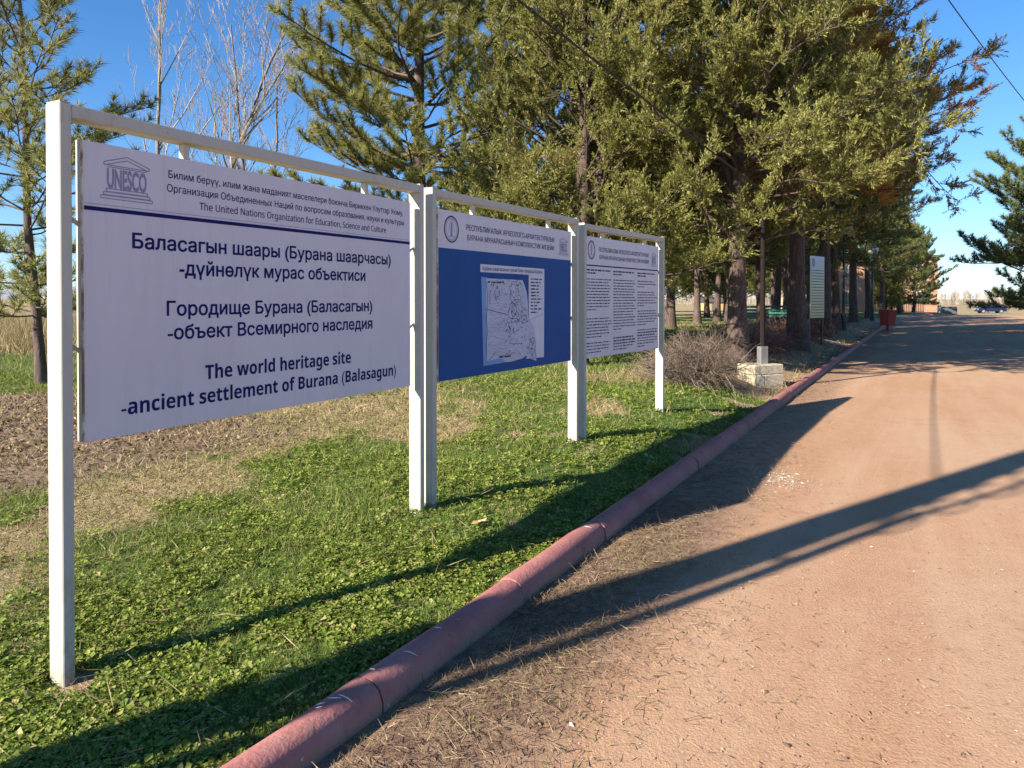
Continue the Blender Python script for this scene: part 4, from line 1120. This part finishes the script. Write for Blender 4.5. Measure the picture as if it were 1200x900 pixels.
def low_wall():
    r = empty('low_wall', (45.3, 78.6, -.05), 0.05); tag(r, 'low grey wall with a white end post at the end of the kerb', 'wall')
    nb = NB(); nb.box(.25, 2.0, -.15, .15, -.3, .80, 0, .02); nb.build('slab', M['greywall'], r)
    nb = NB(); nb.box(0, .245, -.17, .17, -.3, .95, 0, .02); nb.build('end_post', M['whitewall'], r)
    f = empty('dark_fence', (40.6, 84.0, -.05), 0.0); tag(f, 'low dark metal fence in front of the brick building', 'fence')
    for z in (.2, 1.1):
        nb = NB(); nb.box(0, 6.2, -.02, .02, z, z + .06, 0); nb.build('rail', M['darkmetal'], f)
    for k in range(32):
        nb = NB(); nb.box(.05 + k * .196, .12 + k * .196, -.035, -.021, -.3, 1.25, 0); nb.build('picket', M['darkmetal'], f)
low_wall()

def car():
    X, Y = 77.3, 119.5; zc = gzf(X, Y) + .0
    r = empty('parked_car', (X, Y, zc), math.radians(168)); tag(r, 'dark blue hatchback parked at the edge of the far field', 'car')
    # side profile (x forward, z up)
    low = [(-2.02, .30), (-2.08, .55), (-2.02, .88), (-1.9, .93), (.62, .93), (1.45, .84), (1.98, .68), (2.08, .50), (2.02, .28)]
    nb = NB()
    def extr(pr, w, tap=1.0):
        n = len(pr); c = sum(z for _, z in pr) / n
        v = [(x, -w, z) for x, z in pr] + [(x, w, z) for x, z in pr]
        v2 = [(x * .985, -w - .05, c + (z - c) * .86) for x, z in pr] + [(x * .985, w + .05, c + (z - c) * .86) for x, z in pr]
        V = v2[:n] + v[:n] + v[n:] + v2[n:]; q = []
        for L in range(3):
            for k in range(n): q.append((L * n + k, L * n + (k + 1) % n, (L + 1) * n + (k + 1) % n, (L + 1) * n + k))
        nb.add(V, q); nb.add(V[:n], [list(range(n))[::-1]]); nb.add(V[3 * n:], [list(range(n))])
    extr(low, .78)
    cab = [(-1.93, .935), (-1.72, 1.36), (-1.35, 1.45), (-.1, 1.46), (.25, 1.38), (1.05, .90), (1.0, .87), (-1.9, .90)]
    n = len(cab); v = [(x, s * (.79 - .16 * max(0, z - .93) / .5), z) for s in (-1, 1) for x, z in cab]
    nb.add(v, [(k, k + n, (k + 1) % n + n, (k + 1) % n) for k in range(n)]); nb.add(v[:n], [list(range(n))]); nb.add(v[n:], [list(range(n))[::-1]])
    nb.build('body', M['carblue'], r)
    def yy(z): return .79 - .16 * (z - .93) / .5
    for s in (-1, 1):
        for pr in ([(-1.62, .98), (-1.50, 1.33), (-.62, 1.38), (-.62, .98)], [(-.54, .98), (-.54, 1.38), (.16, 1.35), (.80, .98)]):
            nb = NB(); pts = [(x, s * (yy(z) + .006), z) for x, z in pr]; pts2 = [(x, s * (yy(z) - .004), z) for x, z in pr]
            nb.add(pts + pts2, [(0, 1, 2, 3), (7, 6, 5, 4), (0, 4, 5, 1), (1, 5, 6, 2), (2, 6, 7, 3), (3, 7, 4, 0)]); nb.build('window', M['glass'], r)
    nb = NB(); nb.add([(.30, -.60, 1.37), (.30, .60, 1.37), (1.02, .70, .925), (1.02, -.70, .925)], [(0, 3, 2, 1)]); nb.v[0][:, 0] += .012; nb.v[0][:, 2] += .008; nb.build('windscreen', M['glass'], r)
    nb = NB(); nb.add([(-1.74, -.58, 1.33), (-1.74, .58, 1.33), (-1.90, .68, 1.0), (-1.90, -.68, 1.0)], [(0, 1, 2, 3)]); nb.v[0][:, 0] -= .014; nb.build('rear_window', M['glass'], r)
    for x in (-1.28, 1.30):
        for s in (-1, 1):
            nb = NB(); nb.tube([(x, s * .66, .31), (x, s * .68, .31), (x, s * .84, .31), (x, s * .86, .31)], [.28, .31, .31, .28], 22); w = nb.build('wheel', M['rubber'], r)
            nb = NB(); nb.tube([(x, s * .855, .31), (x, s * .866, .31)], [.20, .19], 18); nb.build('rim', M['alloy'], w)
    for s in (-1, 1):
        nb = NB(); nb.box(-2.06, -1.93, s * .72 - .07, s * .72 + .07, .66, .92, 0, .02); nb.build('tail_light', M['taillight'], r)
        nb = NB(); nb.box(1.93, 2.05, s * .60 - .14, s * .60 + .14, .56, .68, 0, .02); nb.build('headlight', M['headlight'], r)
    nb = NB(); nb.box(2.03, 2.10, -.75, .75, .30, .44, 0, .02); nb.box(-2.12, -2.03, -.75, .75, .30, .46, 0, .02); nb.build('bumper', M['rubber'], r)
car()

def person(X, Y, rz, label, sc=1.0, mat='coat'):
    r = empty('person', (X, Y, gzf(X, Y)), rz); r.scale = (sc,) * 3; tag(r, label, 'person')
    J = [(0, 0, .95), (0, 0, 1.15), (0, 0, 1.38), (0, 0, 1.50), (0, .01, 1.60), (0, .01, 1.70), (.09, 0, .92), (.10, .01, .50), (.10, 0, .08), (.10, .14, .03), (-.09, 0, .92), (-.10, .02, .50), (-.11, 0, .08), (-.11, .14, .03),
         (.17, 0, 1.40), (.23, 0, 1.12), (.22, .10, .88), (.21, .14, .80), (-.17, 0, 1.40), (-.23, 0, 1.12), (-.22, .08, .88), (-.21, .12, .80)]
    E_ = [(0, 1), (1, 2), (2, 3), (3, 4), (4, 5), (0, 6), (6, 7), (7, 8), (8, 9), (0, 10), (10, 11), (11, 12), (12, 13), (2, 14), (14, 15), (15, 16), (16, 17), (2, 18), (18, 19), (19, 20), (20, 21)]
    RR = [.15, .14, .15, .055, .085, .075, .09, .065, .045, .04, .09, .065, .045, .04, .065, .05, .038, .035, .065, .05, .038, .035]
    me = bpy.data.meshes.new('person_body'); me.from_pydata(J, E_, []); ob = bpy.data.objects.new('body', me); COL.objects.link(ob)
    md = ob.modifiers.new('skin', 'SKIN'); sv = me.skin_vertices[0].data
    for k, q in enumerate(RR): sv[k].radius = (q, q * .8 if k < 3 else q)
    sv[0].use_root = True; ob.modifiers.new('sub', 'SUBSURF').levels = 1
    dg = bpy.context.evaluated_depsgraph_get(); dg.update(); m2 = bpy.data.meshes.new_from_object(ob.evaluated_get(dg)); bpy.data.objects.remove(ob)
    m2.materials.clear(); m2.materials.append(M[mat]); m2.materials.append(M['skin'])
    for p in m2.polygons:
        c = p.center; p.material_index = 1 if (c.z > 1.47 or (abs(c.x) > .17 and c.z < .87 and c.z > .7)) else 0
    o = bpy.data.objects.new('body', m2); COL.objects.link(o); o.parent = r
    nb = NB(); lathe(nb, [(.0, 1.80), (.06, 1.79), (.09, 1.74), (.098, 1.68), (.09, 1.62)], 0, -.012, 12); nb.build('hair', M['hair'], r, smooth=True)
person(78.2, 123.0, 2.5, 'person in dark clothes standing behind the bonnet of the car'); person(79.4, 123.3, 3.4, 'person in dark clothes standing behind the roof of the car', .98)

def far_trees():
    rs = np.random.RandomState(77); nb = NB()
    for k in range(1100):
        X = rs.uniform(20, 330); Y = 290 + rs.uniform(-15, 40); h = 6.2 * rs.uniform(.7, 1.05) * (.7 + .45 * float(fbm(X * .03, 1.0, 3))); z = -.8
        nb.tube([(X, Y, z), (X + rs.normal() * .15, Y, z + h * .5), (X + rs.normal() * .3, Y, z + h)], [.10, .07, .02], 3, cap=False)
        n = 40; hh = rs.uniform(.15, .95, n); a = rs.uniform(0, 6.28, n); P = np.stack([np.full(n, X), np.full(n, Y), z + h * hh], -1)
        D = unit(np.stack([np.cos(a) * .5, np.sin(a) * .5, np.full(n, 1.0)], -1)); blades(nb, P, D, h * .30, .09, rs, False)
    o = nb.build('far_treeline', M['poplar']); tag(o, 'distant row of pale leafless trees along the horizon at right', 'trees', kind='stuff')
far_trees()

# ------------------------------------------------------------------ ground cover
def scatter(n, d0, d1, x0, x1, rs):
    d = np.exp(rs.uniform(math.log(d0), math.log(d1), n)); q = rs.uniform(x0, x1, n); return q * d, d
def ground_cover():
    rs = np.random.RandomState(50)
    # clover
    X, Y = scatter(260000, 1.7, 13, -1.25, .55, rs); a, t = xy2at(X, Y); mk = masks(a, t)
    g = 1 - np.clip(np.maximum(mk['dry'] * 1.6, np.maximum(mk['soil'] * 1.5, mk['sand'] * 1.3)), 0, 1)
    dens = g * (.10 + .90 * sstep(.36, .52, fbm(X * 2.2, Y * 2.2, 60)))
    keep = (t > .02) & (rs.uniform(size=len(X)) < dens); X = X[keep]; Y = Y[keep]; n = len(X)
    Z = gz(X, Y) + .012 + rs.uniform(.0, .034, n) * (.4 + fbm(X * 1.5, Y * 1.5, 70))
    nb = NB(); a0 = rs.uniform(0, 6.28, n); s = .0088 * np.exp(rs.normal(size=n) * .35) * (1 + .06 * np.clip(Y - 3, 0, 8))
    nrm = unit(np.stack([rs.normal(size=n) * .38, rs.normal(size=n) * .38, np.ones(n)], -1))
    U = unit(np.cross(nrm, np.stack([np.cos(a0), np.sin(a0), np.zeros(n)], -1))); Vv = np.cross(nrm, U); C = np.stack([X, Y, Z], -1); out = []
    for k in range(3):
        th = k * 2 * PI / 3; e = U * math.cos(th) + Vv * math.sin(th); w = -U * math.sin(th) + Vv * math.cos(th); sc = s[:, None]
        out += [C + e * sc * .15, C + e * sc * 1.15 + w * sc * .85 + nrm * sc * .25, C + e * sc * 1.75, C + e * sc * 1.15 - w * sc * .85 + nrm * sc * .25]
    V = np.stack(out, 1).reshape(-1, 3)
    for_f = np.arange(n * 12).reshape(-1, 4); nb.add(V, for_f)
    tag(nb.build('clover_cover', M['clover']), 'low bright green clover carpeting the lawn', 'ground cover', kind='stuff')
    # green grass
    X, Y = scatter(290000, 1.7, 34, -1.3, .62, rs); a, t = xy2at(X, Y); mk = masks(a, t)
    g = 1 - np.clip(np.maximum(mk['soil'] * 1.2, np.maximum(mk['sand'] * 1.2, mk['dry'] * .75)), 0, .97)
    cl = .35 + .65 * sstep(.42, .62, fbm(X * 1.1, Y * 1.1, 90))
    keep = (t > .01) & (rs.uniform(size=len(X)) < g * cl); X = X[keep]; Y = Y[keep]; n = len(X); t = t[keep]
    tall = .05 + .07 * sstep(.55, .75, fbm(X * .9, Y * .9, 95)) + .004 * np.clip(Y - 4, 0, 25)
    D = unit(np.stack([rs.normal(size=n) * .5, rs.normal(size=n) * .5, np.ones(n)], -1)); P = np.stack([X, Y, gz(X, Y) - .004], -1)
    nb = NB(); wd = (.0038 * (1 + .22 * np.clip(Y - 3, 0, 30)))[:, None]; blades(nb, P, D, tall[:, None], wd, rs, False)
    tag(nb.build('grass_cover', M['blade']), 'short green grass growing through the lawn', 'grass', kind='stuff')
    # straw and dry grass
    X, Y = scatter(230000, 1.9, 45, -1.5, .62, rs); a, t = xy2at(X, Y); mk = masks(a, t)
    g = np.clip(np.maximum(mk['dry'] * 1.25, np.maximum(mk['soil'] * .35, mk['sand'] * .25)) + .06, 0, 1)
    keep = (t > .01) & (rs.uniform(size=len(X)) < g); X = X[keep]; Y = Y[keep]; n = len(X)
    fld = sstep(15, 21, Y) * sstep(-2, -5, X)
    hgt = .055 + .012 * np.clip(Y - 4, 0, 10) + fld * .55
    D = unit(np.stack([rs.normal(size=n), rs.normal(size=n), .35 + rs.uniform(0, .7, n) + fld * 1.5], -1)); P = np.stack([X, Y, gz(X, Y) + .002], -1)
    nb = NB(); wd = (.0040 * (1 + .25 * np.clip(Y - 3, 0, 30)))[:, None]; blades(nb, P, D, hgt[:, None], wd, rs, False)
    m = 1500; X, Y = scatter(m, 1.8, 9, -.8, .3, rs); a, t = xy2at(X, Y); kk = t > .1; X = X[kk]; Y = Y[kk]; m = len(X)
    blades(nb, np.stack([X, Y, gz(X, Y) + .035], -1), unit(np.stack([rs.normal(size=m), rs.normal(size=m), .15 + .35 * rs.uniform(size=m)], -1)), .15, .0035, rs, True)
    tag(nb.build('dry_grass_cover', M['straw']), 'dry straw coloured grass on the bare parts of the lawn and field', 'grass', kind='stuff')
    # dead litter and thin grass on the road side of the kerb
    n = 42000; a = rs.uniform(-2.5, 14, n) ** 1.0; a = -2.5 + 16.5 * rs.uniform(size=n) ** 1.9; t = -.155 - np.abs(rs.normal(size=n)) * .42
    keep = rs.uniform(size=n) < (1 - .75 * sstep(3, 7, a)) * (.25 + .75 * sstep(.38, .58, fbm(a * 1.6, t * 2.5, 33))); a = a[keep]; t = t[keep]; n = len(a)
    X, Y = at2xy(a, t); D = unit(np.stack([rs.normal(size=n), rs.normal(size=n), np.abs(rs.normal(size=n)) * .35 + .03], -1)); P = np.stack([X, Y, np.full(n, .012) + rs.uniform(0, .012, n)], -1)
    nb = NB(); blades(nb, P, D, .055, .0032, rs, False)
    m = 700; q = rs.randint(0, n, m); blades(nb, P[q], unit(np.stack([rs.normal(size=m), rs.normal(size=m), .12 + .2 * rs.uniform(size=m)], -1)), .16, .0035, rs, False)
    m = 1300; X, Y = scatter(m, 2.0, 16, -.3, .85, rs); a2, t2 = xy2at(X, Y); kk = t2 < -.25; X = X[kk]; Y = Y[kk]; m = len(X)
    blades(nb, np.stack([X, Y, np.full(m, .014)], -1), unit(np.stack([rs.normal(size=m), rs.normal(size=m), np.abs(rs.normal(size=m)) * .08], -1)), .045, .003, rs, True)
    tag(nb.build('litter_cover', M['litter']), 'dead grass and litter on the road along the kerb', 'litter', kind='stuff')
    m = 9000; a = -2.5 + 9 * rs.uniform(size=m) ** 1.4; t = -.17 - np.abs(rs.normal(size=m)) * .40; keep = fbm(a * 1.3 + 5, t * 2.2, 36) > .52; a = a[keep]; t = t[keep]; n = len(a); X, Y = at2xy(a, t)
    nb = NB(); blades(nb, np.stack([X, Y, np.full(n, .006)], -1), unit(np.stack([rs.normal(size=n) * .8, rs.normal(size=n) * .8, np.ones(n)], -1)), .035, .0035, rs, False)
    tag(nb.build('verge_grass_cover', M['blade']), 'thin green grass tufts on the road along the kerb', 'grass', kind='stuff')
    # grit and pebbles on the road
    def stones(n, X, Y, size, name, mat, label):
        nb = NB(); base = np.array([(1, 0, 0), (-1, 0, 0), (0, 1, 0), (0, -1, 0), (0, 0, .7), (0, 0, -.3)], dtype=float); F = np.array([(0, 2, 4), (2, 1, 4), (1, 3, 4), (3, 0, 4)])
        th = rs.uniform(0, 6.28, n); s = size * np.exp(rs.normal(size=n) * .5); c, sn = np.cos(th), np.sin(th); el = rs.uniform(.6, 1.3, (n, 1))
        B = np.repeat(base[None], n, 0) * (1 + rs.normal(size=(n, 6, 1)) * .18); x = B[:, :, 0] * el; y = B[:, :, 1]
        V = np.stack([X[:, None] + s[:, None] * (x * c[:, None] - y * sn[:, None]), Y[:, None] + s[:, None] * (x * sn[:, None] + y * c[:, None]), .008 + s[:, None] * B[:, :, 2] * .8], -1)
        Ff = (F[None] + np.arange(n)[:, None, None] * 6).reshape(-1, 3); nb.add(V.reshape(-1, 3), Ff); tag(nb.build(name, mat), label, 'gravel', kind='stuff')
    X, Y = scatter(5000, 2.0, 14, -.45, .85, rs); a, t = xy2at(X, Y); k = t < -.22; stones(int(k.sum()), X[k], Y[k], .0038, 'grit_cover', M['pebble'], 'loose grit and pebbles on the reddish road')
    m = 420; X = 2.36 + rs.normal(size=m) * .15; Y = 6.55 + rs.normal(size=m) * .22; a, t = xy2at(X, Y); k = t < -.2; stones(int(k.sum()), X[k], Y[k], .0055, 'white_gravel', M['chips'], 'patch of white gravel chips on the road in shade edge')
    # soil clods on the bare patch
    X = -5.3 + rs.normal(size=8000) * 2.0; Y = 8.0 + rs.normal(size=8000) * 1.6; a, t = xy2at(X, Y); k = masks(a, t)['soil'] > .45; X = X[k]; Y = Y[k]; n = len(X)
    nb = NB(); D = unit(np.stack([rs.normal(size=n), rs.normal(size=n), .4 + rs.uniform(0, .5, n)], -1)); blades(nb, np.stack([X, Y, gz(X, Y) - .005], -1), D, .045, .032, rs, True)
    tag(nb.build('soil_clods', M['litter']), 'loose brown clods and litter on the bare soil patch', 'soil', kind='stuff')
ground_cover()

def fallen_leaf(X, Y, rz, label, s=.05):
    nb = NB(); pts = [(-1, 0, .1), (-.5, .42, .25), (.1, .5, .15), (.7, .28, .3), (1.1, 0, .5), (.7, -.28, .2), (.1, -.5, .35), (-.5, -.42, .15), (0, 0, 0)]
    v = [(x * s, y * s, z * s) for x, y, z in pts]; v += [(x, y, z - .002) for x, y, z in v]
    f = [(k, (k + 1) % 8, 8) for k in range(8)] + [((k + 1) % 8 + 9, k + 9, 17) for k in range(8)]
    nb.add(v, f); nb.add(v, [(k + 9, (k + 1) % 8 + 9, (k + 1) % 8, k) for k in range(8)])
    o = nb.build('fallen_leaf', M['dryleaf'], loc=(X, Y, gzf(X, Y) + .05), rz=rz); tag(o, label, 'leaf')
fallen_leaf(-.22, 4.9, .5, 'curled tan leaf lying on the clover beside the panel shadow', .055)
